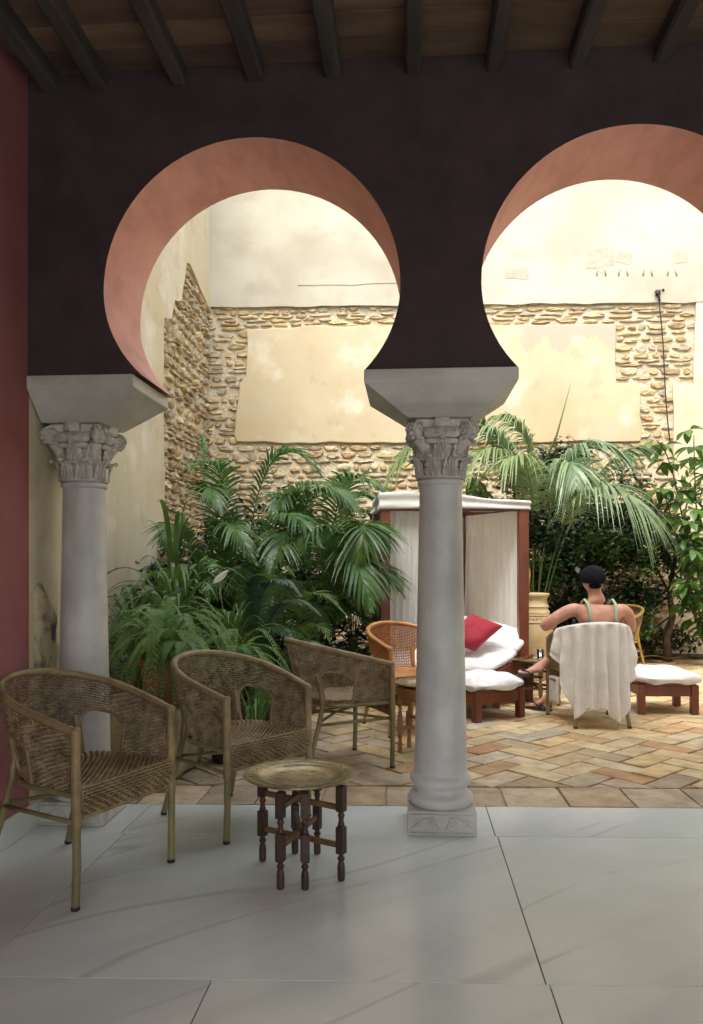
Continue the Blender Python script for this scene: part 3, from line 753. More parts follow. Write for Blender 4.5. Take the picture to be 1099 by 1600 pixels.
def weave(mb, fn, skip, nst, nrow, amp, rw, stake_r, rows_s=None, n_side=4, nrm=None, seg=3):
    """strands run along u over/under stakes; fn(u,v) point, nrm(u,v) outward normal"""
    def nn(u, v):
        e = 1e-3; a = fn(min(u+e, 1), v)-fn(max(u-e, 0), v); b_ = fn(u, min(v+e, 1))-fn(u, max(v-e, 0)); k = a.cross(b_)
        return k.normalized() if k.length > 1e-12 else Vector((0, 0, 1))
    for r in range(nrow):
        v = (r+.5)/nrow; run = []
        for i in range(nst*seg+1):
            u = i/(nst*seg)
            if skip(u, v):
                if len(run) > 2: mb.tube(run, rw, n_side, flat=1)
                run = []; continue
            ph = math.cos(PI*i/seg)*(1 if r % 2 else -1)
            run.append(fn(u, v)+nn(u, v)*(amp*ph))
        if len(run) > 2: mb.tube(run, rw, n_side)
    for i in range(nst+1):
        u = i/nst; run = []
        for j in range(13):
            v = j/12
            if skip(u, v):
                if len(run) > 1: mb.tube(run, stake_r, 4)
                run = []; continue
            run.append(fn(u, v))
        if len(run) > 1: mb.tube(run, stake_r, 4)
def make_chair(label, mw, mc, mb_, opening=True):
    t = thing('wicker_armchair', label, 'armchair')
    # back + arm panels : real weave
    q = MB(); fn = lambda u, v: wallP(u*2-1, v)
    sk = (lambda u, v: open_at(u*2-1, v)) if opening else (lambda u, v: False)
    weave(q, fn, sk, 68, 30, .0058, .0042, .0028, seg=4); q.build('woven_back', mw, t, fix=False)
    # raised knots in the middle of the back
    q = MB()
    if opening:
        for i in range(7):
            for j in range(7):
                if abs(i-3)+abs(j-3) < 5 and (i+j) % 2 == 0:
                    p = wallP((i-3)*.028, .58+(j-3)*.035); n_ = Vector((1, 0, .25)).normalized(); q.tube([p+n_*.004+Vector((0, -.010, -.004)), p+n_*.010, p+n_*.004+Vector((0, .010, .004))], [.003, .0055, .003], 6)
        q.build('braid_knots', mw, t, fix=False)
        for sg in (-1, 1):
            q = MB(); P = []
            for i in range(33):
                u = i/32; s_ = OP0+(OP1-OP0)*u; m_ = u*2-1; hh = OPH*(1-.30*abs(m_)**4)
                P.append(wallP(sg*s_, hh))
            P = [wallP(sg*OP0, v) for v in (0, .15, .3)]+P[0:33]+[wallP(sg*OP1, v) for v in (.3, .15, 0)]
            wrapped(q, P, .008, .006, 7); q.build('opening_edge', mc, t)
    # rim
    q = MB(); wrapped(q, [rimP(-1+2*i/60) for i in range(61)], .0165, .0055, 10, .0009); q.build('rim', mc, t)
    # lower ring under the seat
    q = MB(); q.tube([lowP(-1+2*i/40)+Vector((0, 0, -.012)) for i in range(41)], .0125, 8); q.build('seat_ring', mb_, t)
    # front posts + legs
    for sg in (-1, 1):
        q = MB(); p = rimP(sg); wrapped(q, [p+Vector((0, 0, .010)), (.262, sg*.26, .5), (.265, sg*.26, .30)], .0185, .0055, 10, .0009); q.sphere(p, .021, 10, 6); q.build('arm_post', mc, t)
        q = MB(); bamboo(q, [(.265, sg*.26, .32), (.266, sg*.26, .15), (.262, sg*.262, .012)], .0155, 2); lg = q.build('leg', mb_, t)
        q = MB(); q.lathe([(.0155, 0), (.0165, .002), (.0165, .014)], 10, (.262, sg*.262, 0)); q.build('foot_cap', M['rubber'], lg)
        q = MB(); wrapped(q, [wallP(sg*.29, .50), wallP(sg*.30, .2)+Vector((-.006, 0, 0)), (-.185, sg*.18, .43), (-.185, sg*.182, .40)], .0165, .006, 9); q.build('back_post', mc, t)
        q = MB(); bamboo(q, [(-.185, sg*.182, .41), (-.212, sg*.192, .30), (-.26, sg*.205, .15), (-.305, sg*.215, .012)], .0155, 2); lg = q.build('leg', mb_, t)
        q = MB(); q.lathe([(.0155, 0), (.0165, .002), (.0165, .014)], 10, (-.306, sg*.215, 0)); q.build('foot_cap', M['rubber'], lg)
        q = MB(); q.tube([(-.225, sg*.196, .30), (.262, sg*.25, .315)], .010, 8); q.build('stretcher', mb_, t)
        q = MB(); q.tube([(-.22, sg*.192, .31), (0, 0, .335), (.25, -sg*.24, .31)], .009, 8); q.build('cross_stretcher', mb_, t)
    # seat
    def seat(u, v):
        x = -.215+u*.475
        tt = 0
        hw = .235*math.sqrt(max(0, 1-(min(x, 0)/-.222)**2)) if x < 0 else .235+.012*x/.26
        y = (v*2-1)*hw; z = .445-.016*(1-(v*2-1)**2)*min(1, u*3)
        return Vector((x, y, z))
    q = MB(); weave(q, lambda u, v: seat(v, u), lambda u, v: False, 28, 38, .0045, .0056, .002, seg=4); q.build('woven_seat', mc if opening else mw, t, fix=False)
    q = MB(); q.grid(lambda u, v: seat(u, v)-Vector((0, 0, .006)), 16, 16); q.build('seat_lining', mw, t)
    # front apron
    ap = lambda u, v: Vector((.272+.012*math.sin(v*PI)-.01*(1-v)+.012*math.sin(u*PI), (u*2-1)*.243, .335+.116*v+.004*math.sin(u*PI)))
    q = MB(); weave(q, ap, lambda u, v: False, 26, 10, .0062, .0052, .003, seg=4); q.build('woven_apron', mc if opening else mw, t, fix=False)
    q = MB(); q.grid(lambda u, v: ap(u, v)+Vector((-.006, 0, 0)), 12, 6); q.build('apron_lining', mw, t)
    q = MB(); wrapped(q, [ap(i/12, -.02) for i in range(13)], .008, .008, 7); q.build('apron_edge', mc, t)
    q = MB(); wrapped(q, [seat(.995, i/12)+Vector((.008, 0, .002)) for i in range(13)], .0095, .007, 7, .0014); q.build('seat_edge', mc, t)
    return t
ch = make_chair('brown wicker armchair with bamboo legs nearest the viewer, against the pink wall', M['wicker'], M['wicker_lt'], M['bamboo'])
ch['group'] = 'wicker armchairs'
def put(o, x, y, deg): o.location = (x, y, 0); o.rotation_euler = (0, 0, math.radians(deg))
put(ch, -1.364, 3.096, -23.5)
for (x, y, a, lb) in ((-.879, 3.832, -38, 'brown wicker armchair between the fern and the near brass tray table'),
                      (-.465, 4.934, 30.9, 'brown wicker armchair seen side on, just left of the middle column'),
                      (1.475, 6.45, 97, 'wicker armchair the person sits in, its back hidden by a cream towel')):
    c = copy_tree(ch); put(c, x, y, a); c['label'] = lb
oc = make_chair('orange wicker armchair behind the side-on chair, partly hidden by the middle column', M['o_wicker'], M['o_cane'], M['o_cane'])
oc['group'] = 'wicker armchairs'; put(oc, -.03, 6.05, -62)
yc = make_chair('yellow cane armchair behind the right shoulder of the seated person', M['wicker'], M['y_cane'], M['y_cane'])
yc['group'] = 'wicker armchairs'; put(yc, 2.37, 9.05, -135)

# ------------------------------------------------------------------ TRAY TABLES
def tray_table(label, loc, rz, H, mleg, mrail, apron=False):
    t = thing('tray_table', label, 'table', (*loc, 0), rz, 'folding tables with brass trays')
    pairs = [((-.175, .09), (.181, -.09)), ((-.050, -.19), (.050, .19)), ((.047, -.188), (-.049, .19))]
    k = H/.40
    def leg(x, y, ang):
        q = MB()
        def sqs(z0, z1, w, ch=.006):
            R = Matrix.Translation((x, y, 0)) @ Matrix.Rotation(ang, 4, 'Z'); z0 *= k; z1 *= k
            vs = []
            for z, ww in ((z0, w*.55), (z0+ch, w), (z1-ch, w), (z1, w*.55)):
                vs += [R @ Vector((a*ww, b_*ww, z)) for a, b_ in ((-1, -1), (1, -1), (1, 1), (-1, 1))]
            q.add(vs, [(0, 3, 2, 1), (12, 13, 14, 15)]+[(i*4+j, i*4+(j+1) % 4, (i+1)*4+(j+1) % 4, (i+1)*4+j) for i in range(3) for j in range(4)])
            if w > .014:
                for zz in [z0+.014+i*.018 for i in range(int((z1-z0-.024)/.018)+1)]:
                    for s_ in range(4):
                        R2 = R @ Matrix.Rotation(s_*PI/2, 4, 'Z')
                        q.add([R2 @ Vector(v) for v in ((w+.0003, -w*.55, zz), (w+.0028, 0, zz-.003), (w+.0003, w*.55, zz), (w+.0003, 0, zz+.011))], [(0, 1, 3), (1, 2, 3)])
        sqs(.275, .385, .0165); sqs(.105, .222, .0165)
        q.lathe([(.010, .215*k), (.0145, .226*k), (.011, .236*k), (.010, .25*k), (.0145, .262*k), (.010, .275*k), (.010, .28*k)], 12, (x, y, 0))
        q.lathe([(.0125, 0), (.0155, .006), (.0155, .055*k), (.013, .07*k), (.010, .078*k), (.015, .086*k), (.015, .092*k), (.010, .1*k), (.010, .108*k)], 12, (x, y, 0))
        return q.build('leg', mleg, t, smooth=False)
    for i, (a, b_) in enumerate(pairs):
        ang = math.atan2(b_[1]-a[1], b_[0]-a[0]); leg(*a, ang); leg(*b_, ang)
        for z in (.318*k, .165*k):
            q = MB(); zo = z+(i-1)*.024
            L_ = math.hypot(b_[0]-a[0], b_[1]-a[1]); R = Matrix.Translation((a[0], a[1], zo)) @ Matrix.Rotation(ang, 4, 'Z')
            q.box(.014, L_-.014, -.008, .008, -.011, .011, R); q.build('rail', mrail, t, smooth=False, bevel=.002)
    if apron:
        q = MB(); q.lathe([(.15, H-.10), (.205, H-.10), (.21, H-.02), (.15, H-.02)], 40); q.build('drum', mrail, t, crease=40)
    tr = MB(); tr.lathe([(.10, H-.016), (.165, H-.015), (.175, H-.004), (.21, H-.002), (.231, H+.001), (.235, H+.004), (.2335, H+.0075), (.228, H+.007), (.21, H+.004), (.180, H+.002), (.172, H-.002), (.166, H-.009), (.12, H-.015), (.0, H-.015)], 72)
    o = tr.build('tray', M['tray'], None, crease=60)
    eg = MB()
    for r_, z_ in ((.182, H+.003), (.226, H+.0076), (.150, H-.0145), (.11, H-.0145), (.05, H-.0145)):
        eg.tube([(r_*math.cos(a*PI/32), r_*math.sin(a*PI/32), z_) for a in range(65)], .0011, 4, cap=False)
    for k in range(32):
        a0_ = 2*PI*k/32; rr_, w_ = .204, .012
        eg.tube([((rr_+w_*math.sin(j*PI/5))*math.cos(a0_+.085*math.cos(j*PI/5)), (rr_+w_*math.sin(j*PI/5))*math.sin(a0_+.085*math.cos(j*PI/5)), H+.0045) for j in range(11)], .0011, 3)
        if k % 2 == 0:
            eg.tube([((.13+.015*math.sin(j*PI/5))*math.cos(a0_+.13*math.cos(j*PI/5)), (.13+.015*math.sin(j*PI/5))*math.sin(a0_+.13*math.cos(j*PI/5)), H-.0145) for j in range(11)], .0011, 3)
            eg.tube([(.055*math.cos(a0_), .055*math.sin(a0_), H-.0145), (.105*math.cos(a0_), .105*math.sin(a0_), H-.0145)], .0011, 3)
    eg.build('engraving', M['tray'], o, fix=False)
    o.location = (*loc, 0)
    return t, o
t, o = tray_table('small dark carved folding table with six legs in front of the armchairs', (-.455, 3.185), 0, .40, M['dwood'], M['mwood'])
tag(o, 'round brass tray lying on the dark folding table in the foreground', 'tray', 'round brass trays')
t, o = tray_table('orange wood folding table half hidden behind the middle column', (.135, 5.26), .5, .475, M['owood'], M['owood'], True)
tag(o, 'round brass tray on the orange table behind the middle column', 'tray', 'round brass trays')
t, o = tray_table('small brown folding table between the daybed and the seated person', (1.16, 7.15), .3, .42, M['mwood'], M['mwood'])
tag(o, 'round brass tray on the table beside the seated person', 'tray', 'round brass trays')
q = MB(); gl = (1.175, 7.0, .425); q.lathe([(.001, 0.002), (.026, .001), (.034, .10), (.0315, .10), (.0245, .008), (.001, .008)], 20, gl)
tag(q.build('drinking_glass', M['glass'], None), 'clear drinking glass on the tray left of the seated person', 'glass')

# ------------------------------------------------------------------ CUSHIONS
def cushion_mesh(sx, sy, sz, seed, wr=.012, pinch=.25, p=3.2, nu=44, nv=22):
    q = MB()
    def fn(u, v):
        th = (v-.5)*PI; a = u*2*PI
        def sg(x, e): return math.copysign(abs(x)**e, x)
        e1 = 2/p; c_ = sg(math.cos(th), .55)
        x = sg(math.cos(a), e1)*c_; y = sg(math.sin(a), e1)*c_; z = sg(math.sin(th), .9)
        r = min(1, max(abs(x), abs(y))); z *= (1-pinch*r**3)
        P = Vector((x*sx, y*sy, z*sz)); n_ = Vector((P.x*6, P.y*6, P.z*3+seed))
        w = noise.noise(Vector((n_.x*1.0+seed, n_.y*2.4, n_.z)))+.5*noise.noise(n_*2.6)+.7*(1-2*abs(noise.noise(n_*1.3+Vector((5, 1, seed)))))-.35
        P += Vector((x*.3, y*.3, z)).normalized()*(wr*w) if P.length > 1e-5 else Vector()
        return P
    q.grid(fn, nu, nv, True); return q
def solid_rail(q, a, b_, w, h):
    a, b_ = Vector(a), Vector(b_); d = b_-a; ang = math.atan2(d.y, d.x); R = Matrix.Translation(a) @ Matrix.Rotation(ang, 4, 'Z')
    q.box(0, Vector((d.x, d.y, 0)).length, -w/2, w/2, -h/2, h/2, R)
def ottoman(label, c, rz, lx, ly, H, cl, seed):
    t = thing('footstool', label, 'footstool', (*c, 0), rz, 'red wood footstools')
    for sx in (-1, 1):
        for sy in (-1, 1):
            q = MB(); w = .031; q.box(sx*(lx-w)-w, sx*(lx-w)+w, sy*(ly-w)-w, sy*(ly-w)+w, 0, H); q.build('leg', M['rwood'], t, smooth=False, bevel=.006)
    for sy in (-1, 1):
        q = MB(); q.box(-lx+.065, lx-.065, sy*(ly-.028)-.018, sy*(ly-.028)+.018, H-.10, H-.012); q.build('rail', M['rwood'], t, smooth=False, bevel=.004)
    for sx in (-1, 1):
        q = MB(); q.box(sx*(lx-.028)-.018, sx*(lx-.028)+.018, -ly+.065, ly-.065, H-.10, H-.012); q.build('rail', M['rwood'], t, smooth=False, bevel=.004)
    q = MB(); q.box(-lx+.02, lx-.02, -ly+.02, ly-.02, H-.0115, H+.004); q.build('top_board', M['rwood'], t, smooth=False)
    o = cushion_mesh(lx+.045, ly+.045, .062, seed, .034, .25, 4).build('cushion', M['sheet'], None, sub=1); o.location = (*c, H+.052); o.rotation_euler = (0, 0, rz)
    tag(o, cl, 'cushion', 'white cushions on footstools')
    return t
ottoman('red-brown wooden footstool in front of the daybed, beside the middle column', (.60, 6.63), math.radians(36), .27, .27, .245, 'crumpled white cushion on the footstool in front of the daybed', 3.1)
ottoman('red-brown wooden footstool to the right of the seated person', (2.21, 6.99), math.radians(1.5), .255, .235, .255, 'flat white cushion on the footstool right of the seated person', 8.4)
q = MB(); q.box(-.03, .03, -.025, .025, 0, .012); o = q.build('red_cloth_corner', M['red'], None, bevel=.004); o.location = (1.975, 6.80, .262); o.rotation_euler = (0, .3, .2)
tag(o, 'bit of red cloth under the left corner of the right hand cushion', 'cloth')

# ------------------------------------------------------------------ CANOPY DAYBED
A_ = Vector((-.225, 7.2, 0)); Bv = Vector((1.07, 7.34, 0)); ex = (Bv-A_).normalized(); ey = Vector((-ex.y, ex.x, 0)); LB = (Bv-A_).length; DB = .98
brz = math.atan2(ex.y, ex.x)
bed = thing('canopy_daybed', 'red wood daybed with a white cloth canopy and sheer curtains behind the middle column', 'daybed', A_, brz)
for (x, y, w_) in ((0, 0, .046), (LB, 0, .046), (0, DB, .046), (LB, DB, .046), (LB-.36, DB, .03)):
    q = MB(); q.box(x-w_, x+w_, y-.046, y+.046, 0, 1.86); q.build('post', M['rwood'], bed, smooth=False, bevel=.004)
for (a, b_, z, h) in (((.046, 0), (LB-.046, 0), .27, .11), ((.046, DB), (LB-.046, DB), .27, .11), ((0, .046), (0, DB-.046), .27, .11), ((LB, .046), (LB, DB-.046), .27, .11),
                      ((.046, 0), (LB-.046, 0), 1.82, .06), ((.046, DB), (LB-.046, DB), 1.82, .06), ((0, .046), (0, DB-.046), 1.82, .06), ((LB, .046), (LB, DB-.046), 1.82, .06)):
    q = MB(); solid_rail(q, (*a, z), (*b_, z), .035, h); q.build('rail', M['rwood'], bed, smooth=False, bevel=.003)
q = MB(); solid_rail(q, (LB-.62, .18, .60), (LB+.02, .18, .60), .03, .12); q.build('armrest_board', M['rwood'], bed, smooth=False, bevel=.004)
for i in range(9):
    q = MB(); x = .1+i*(LB-.2)/8; q.box(x-.03, x+.03, .02, DB-.02, .325, .345); q.build('slat', M['rwood'], bed, smooth=False)
def can_top(x):   # sagging roof line
    u = x/LB; 
    return 1.955+.0-.075*(1/(1+math.exp(-(u-.66)*16)))+.01*math.sin(u*9)
q = MB()
def roof(u, v):
    x = -.06+u*(LB+.12); y = -.06+v*(DB+.12); return Vector((x, y, can_top(x)+.02*math.sin(v*PI)))
q.grid(roof, 40, 14); o = q.build('canopy_roof', M['canopy'], bed)
sd_ = o.modifiers.new('s', 'SOLIDIFY'); sd_.thickness = .006
q = MB()
def valance(u, v):
    per = 2*(LB+.12)+2*(DB+.12); d = u*per; a, c_ = LB+.12, DB+.12
    if d < a: x, y, n_ = -.06+d, -.06, (0, -1)
    elif d < a+c_: x, y, n_ = a-.06, -.06+(d-a), (1, 0)
    elif d < 2*a+c_: x, y, n_ = a-.06-(d-a-c_), c_-.06, (0, 1)
    else: x, y, n_ = -.06, c_-.06-(d-2*a-c_), (-1, 0)
    f = .006*math.sin(v*PI*3)+.008*noise.noise(Vector((d*4, v*2, 0)))
    zt = can_top(x)+.002; zb = 1.80+.012*math.sin(d*2.2)
    return Vector((x+n_[0]*f, y+n_[1]*f, zt+(zb-zt)*v))
q.grid(valance, 200, 10); o = q.build('valance', M['canopy'], bed); sd_ = o.modifiers.new('s', 'SOLIDIFY'); sd_.thickness = .004
def curtain(p0, p1, seed, folds=13, bell=0):
    q = MB(); p0, p1 = Vector(p0), Vector(p1); d = p1-p0; n_ = Vector((-d.y, d.x, 0)).normalized()
    def fn(u, v):
        z = 1.80-v*1.72; uu = u+bell*.06*math.sin(v*PI*1.1)*(u-.5)
        f = .022*math.sin(u*folds*2*PI+noise.noise(Vector((u*3, v*1.5, seed)))*4)*(.35+.65*v)+.02*noise.noise(Vector((u*7, v*2.2, seed+3)))
        p = p0.lerp(p1, uu)+n_*f; return Vector((p.x, p.y, z))
    q.grid(fn, 150, 24); return q.build('curtain', M['sheer'], bed, fix=False)
curtain((.05, .03, 0), (.62, .05, 0), 1.0, 9)
curtain((LB-.385, DB-.12, 0), (LB-.03, .08, 0), 4.0, 10, 1)
curtain((.10, DB-.06, 0), (LB-.42, DB-.06, 0), 7.0, 12)
bl = lambda x, y, z: bed.matrix_basis @ Vector((x, y, z))
def quad_cushion(name, p00, p10, p11, p01, th, seed, m, label, cat, wr=.02, corner=.5, sub=1, nu=46, nv=34):
    """soft pad stretched over four corner points, puffed by th, edges pinched"""
    q = MB(); c0 = (p00+p10+p11+p01)/4; nr = (p10-p00).cross(p01-p00).normalized()
    def pt(u, v, sd):
        uu, vv = u*2-1, v*2-1
        r_ = 1-.10*corner*(uu*uu*vv*vv)
        a, b_ = .5+uu*.5*r_, .5+vv*.5*r_
        p = p00.lerp(p10, a).lerp(p01.lerp(p11, a), b_)
        e = (max(0, 1-abs(uu)**5))**.5*(max(0, 1-abs(vv)**5))**.5
        w = noise.noise(p*5+V((seed, sd, 0)))+.6*noise.noise(V((p.x*14, p.y*9, p.z*14+seed)))+.9*max(0, .35-abs(noise.noise(p*7+V((0, seed, 3)))))*2-.5
        return p+nr*(sd*(th*e*.5+.004)+wr*w*e*(1 if sd*1 > 0 else .3))
    V = Vector
    for sd in (1, -1): q.grid(lambda u, v: pt(u, v, sd), nu, nv)
    me = q.mesh(name, m, True)
    import bmesh
    b = bmesh.new(); b.from_mesh(me); bmesh.ops.remove_doubles(b, verts=b.verts, dist=.0095); bmesh.ops.recalc_face_normals(b, faces=b.faces); b.to_mesh(me); b.free()
    o = link(name, me)
    if sub: x = o.modifiers.new('sub', 'SUBSURF'); x.levels = x.render_levels = sub
    return tag(o, label, cat)
quad_cushion('mattress', atD(560, 1048, 7.0), atD(776, 1046, 6.86), atD(818, 1017, 7.15), atD(600, 1000, 7.7), .13, 2.2, M['sheet'], 'white mattress with crumpled sheet lying on the daybed', 'mattress', .018, .6, nu=80)
quad_cushion('back_cushion', atD(640, 1000, 7.35), atD(812, 1024, 7.08), atD(829, 988, 7.3), atD(690, 955, 7.7), .12, 5.1, M['sheet'], 'long white back cushion leaning behind the red pillow on the daybed', 'cushion', .012, 1.2)
quad_cushion('red_pillow', atD(690, 1000, 7.0), atD(744, 1016, 6.95), atD(785, 979, 7.05), atD(737, 960, 7.15), .13, 7.7, M['red'], 'bright red square pillow leaning on the white daybed cushions', 'pillow', .008, -.5)
q = MB()
for a, c_ in ((atD(772, 1058, 6.88), atD(832, 1029, 7.22)), (atD(560, 1062, 7.0), atD(772, 1060, 6.86))):
    d = (c_-a); n2 = Vector((-d.y, d.x, 0)).normalized()*.016; h_ = Vector((0, 0, .045))
    q.add([a-n2-h_, c_-n2-h_, c_+n2-h_, a+n2-h_, a-n2+h_, c_-n2+h_, c_+n2+h_, a+n2+h_], [(0, 3, 2, 1), (4, 5, 6, 7), (0, 1, 5, 4), (1, 2, 6, 5), (2, 3, 7, 6), (3, 0, 4, 7)])
ch_ = thing('chaise_frame', 'low red-brown wood frame carrying the white daybed mattress', 'bed frame', atD(700, 1100, 7.0))
ch_.location.z = 0; o = q.build('rail', M['rwood'], ch_, smooth=False, bevel=.003); o.matrix_parent_inverse = Matrix.Translation(-ch_.location)
for p in (atD(776, 1100, 6.9), atD(828, 1090, 7.2), atD(575, 1090, 7.05), atD(610, 1080, 7.6)):
    q = MB(); q.box(p.x-.03, p.x+.03, p.y-.03, p.y+.03, 0, .30); o = q.build('leg', M['rwood'], ch_, smooth=False, bevel=.004); o.matrix_parent_inverse = Matrix.Translation(-ch_.location)

# ------------------------------------------------------------------ URN, STONE BLOCK, POTS
q = MB(); uc = atD(833, 900, 8.6); uc = (uc.x, uc.y, 0)
q.lathe([(.10, 0), (.13, .01), (.17, .15), (.215, .35), (.228, .50), (.222, .60), (.20, .70), (.185, .74), (.19, .755), (.186, .77), (.17, .79), (.172, .815), (.178, .825), (.172, .835), (.16, .86), (.158, .90), (.165, .93), (.182, .94), (.186, .955), (.182, .97), (.165, .972), (.15, .96), (.14, .90)], 48, uc)
ur = thing('clay_urn', 'tall buff clay urn with ridged neck behind the daybed post', 'urn'); q.build('body', M['clay'], ur, crease=50)
q = MB()
for k in range(30):
    a = 2*PI*k/30; q.sphere((uc[0]+.203*math.cos(a), uc[1]+.203*math.sin(a), .70), .012, 6, 4)
for z, r in ((.655, .216), (.73, .192)):
    q.tube([(uc[0]+r*math.cos(a*PI/24), uc[1]+r*math.sin(a*PI/24), z) for a in range(49)], .007, 6, cap=False)
q.build('bead_band', M['clay'], ur)
q = MB(); p = Vector((uc[0]-.04, uc[1]-.05, .9)); q.tube([p, p+Vector((-.02, -.02, .15)), p+Vector((.0, -.02, .30)), p+Vector((-.05, -.02, .46))], [.012, .011, .009, .004], 6)
tag(q.build('dry_stalk', M['dry'], None), 'dry pale stalk standing in the clay urn', 'stalk')
sb_ = thing('stone_block', 'weathered stone block under the ferns behind the left column', 'stone block')
def rough_box(x0, x1, y0, y1, z0, z1, seed, amp=.02, n=14):
    q = MB()
    def fn(u, v):
        th = (v-.5)*PI; a = u*2*PI; sgp = lambda x, e: math.copysign(abs(x)**e, x); c_ = sgp(math.cos(th), .25)
        d = Vector((sgp(math.cos(a), .3)*c_, sgp(math.sin(a), .3)*c_, sgp(math.sin(th), .3)))
        P = Vector((x0+(x1-x0)*(d.x+1)/2, y0+(y1-y0)*(d.y+1)/2, z0+(z1-z0)*(d.z+1)/2))
        return P+d*amp*(noise.noise(P*6+Vector((seed, 0, 0)))+.4*noise.noise(P*18))
    q.grid(fn, n*4, n*2, True); return q
rough_box(-1.98, -1.33, 4.46, 4.98, -.01, .40, 3).build('block', M['block'], sb_)
def pot(name, c, r, h, label, m):
    q = MB(); q.lathe([(r*.68, 0), (r*.72, .004), (r*.96, h*.84), (r*1.06, h*.85), (r*1.08, h*.99), (r*1.0, h), (r*.93, h*.97), (r*.88, h*.88), (0, h*.86)], 32)
    o = q.build(name, m, None, crease=40); o.location = c; return tag(o, label, 'plant pot')
pot('terracotta_pot', (-1.52, 4.70, .405), .16, .30, 'mossy terracotta pot with ferns on the stone block', M['terra'])
pot('plastic_pot', (-1.19, 4.93, 0), .12, .20, 'small black pot on the paving behind the second armchair', M['black_pot'])

# ------------------------------------------------------------------ PLANTS
def bez(P, t):
    P = [Vector(p) for p in P]
    while len(P) > 1: P = [a.lerp(b_, t) for a, b_ in zip(P, P[1:])]
    return P[0]
def frond(mb, P, L0, n=26, w=.016, droop=.5, t0=.25, ang=.9, segs=4, rr=.007, vee=.25, rng=rnd, both=True, taper_tip=.35):
    K = 22; path = [bez(P, i/K) for i in range(K+1)]
    mb.tube(path, [rr*(1-.75*i/K) for i in range(K+1)], 5)
    for i in range(n):
        t = t0+(1-t0)*i/(n-1); p = bez(P, t); T = (bez(P, min(1, t+.02))-bez(P, max(0, t-.02))).normalized()
        Sd = T.cross(Vector((0, 0, 1)))
        Sd = Sd.normalized() if Sd.length > .05 else Vector((1, 0, 0)); Nn = Sd.cross(T)
        u = (t-t0)/(1-t0); ln = L0*(math.sin(PI*(.14+.80*u))**.7)*(1 if u < .7 else 1-(1-taper_tip)*(u-.7)/.3)*rng.uniform(.88, 1.08)
        an = ang*(1-.55*u)
        for sg in (-1, 1):
            D = (Sd*sg*math.sin(an)+T*math.cos(an)+Nn*vee+Vector((rng.uniform(-.07, .07), rng.uniform(-.07, .07), rng.uniform(-.05, .05)))).normalized()
            Wd = (T-D*T.dot(D)).normalized(); dr = droop*rng.uniform(.75, 1.3); vs = []; tw = rng.uniform(-.35, .35)
            Wd = (Wd*math.cos(tw)+D.cross(Wd)*math.sin(tw)).normalized()
            for k in range(segs+1):
                s_ = k/segs; q_ = p+D*(ln*s_)-Vector((0, 0, 1))*(dr*ln*s_**2.1)+Vector((0, 0, .25*dr*ln*s_))*0
                ww = w*(.45+.55*math.sin(PI*min(1, s_*1.25+.12)) if s_ < .8 else .5*(1-s_)/.2+.02)
                vs += [q_-Wd*ww, q_+Wd*ww]
            mb.add(vs, [(2*k, 2*k+1, 2*k+3, 2*k+2) for k in range(segs)])
def palm(label, base, fronds, m, w=.0135, L0=.42, group='palms', droop=.5, n=40, name='palm', vee=.2, ang=.95, trunk=.25, rr=.008):
    t = thing(name, label, 'palm', base, 0, group); b0 = Vector(base)
    q = MB(); q.tube([(0, 0, 0), (.01, 0, trunk*.5), (0, .01, trunk)], [.05, .04, .032], 9); q.build('stem', M['bark'], t)
    for f in fronds:
        P = [Vector(p)-b0 for p in f[0]]; q = MB(); frond(q, P, f[1] if len(f) > 1 else L0, n, w, droop, vee=vee, ang=ang, rr=rr, t0=f[2] if len(f) > 2 else .3)
        q.build('frond', m if len(f) < 4 else f[3], t, fix=False, smooth=False)
    return t
def auto_fronds(base, n, R, H, seed, az0=0, az1=2*PI, tipz=-.1, L0=.42):
    r2 = random.Random(seed); out = []; b0 = Vector(base)
    for i in range(n):
        az = az0+(az1-az0)*(i+r2.uniform(-.3, .3))/n; r = R*r2.uniform(.7, 1.1); h = H*r2.uniform(.7, 1.1); d = Vector((math.cos(az), math.sin(az), 0))
        out.append(([b0, b0+d*r*.12+Vector((0, 0, h*.7)), b0+d*r*.55+Vector((0, 0, h*1.15)), b0+d*r+Vector((0, 0, h*(.75+tipz)))], L0*r2.uniform(.85, 1.15)))
    return out
V = Vector
# left group: kentias arching over the bed; hand-placed big fronds plus fill
bA = V((-1.75, 7.9, 0)); bB = V((-.95, 8.3, 0)); bC = V((-2.2, 8.9, 0))
def fr(base, p1, p2, p3, L0=.45, t0=.3): return ([base, atD(*p1), atD(*p2), atD(*p3)], L0, t0)
fa = [fr(bA, (330, 800, 8.2), (380, 680, 7.6), (290, 735, 7.2), .45), fr(bA, (420, 780, 7.8), (470, 690, 7.2), (560, 800, 6.8), .42),
      fr(bA, (400, 830, 7.6), (430, 740, 7.0), (500, 850, 6.5), .42), fr(bA, (350, 830, 7.9), (330, 750, 7.4), (400, 880, 6.8), .40), fr(bA, (300, 820, 8), (270, 780, 7.5), (255, 850, 7.2), .36),
      fr(bA, (380, 700, 8), (440, 660, 7.9), (500, 740, 7.7), .45), fr(bA, (360, 820, 7.9), (300, 690, 7.6), (345, 800, 7.0), .45), fr(bA, (400, 850, 7.5), (480, 760, 7.0), (420, 900, 6.4), .40), fr(bA, (420, 820, 7.9), (520, 700, 7.4), (545, 800, 7.0), .45)]
palm('dark green kentia palm at the corner of the stone walls', bA, fa+auto_fronds(bA, 12, 1.0, 1.35, 5, PI, 2*PI, L0=.36), M['palm'], group='kentia palms by the back wall')
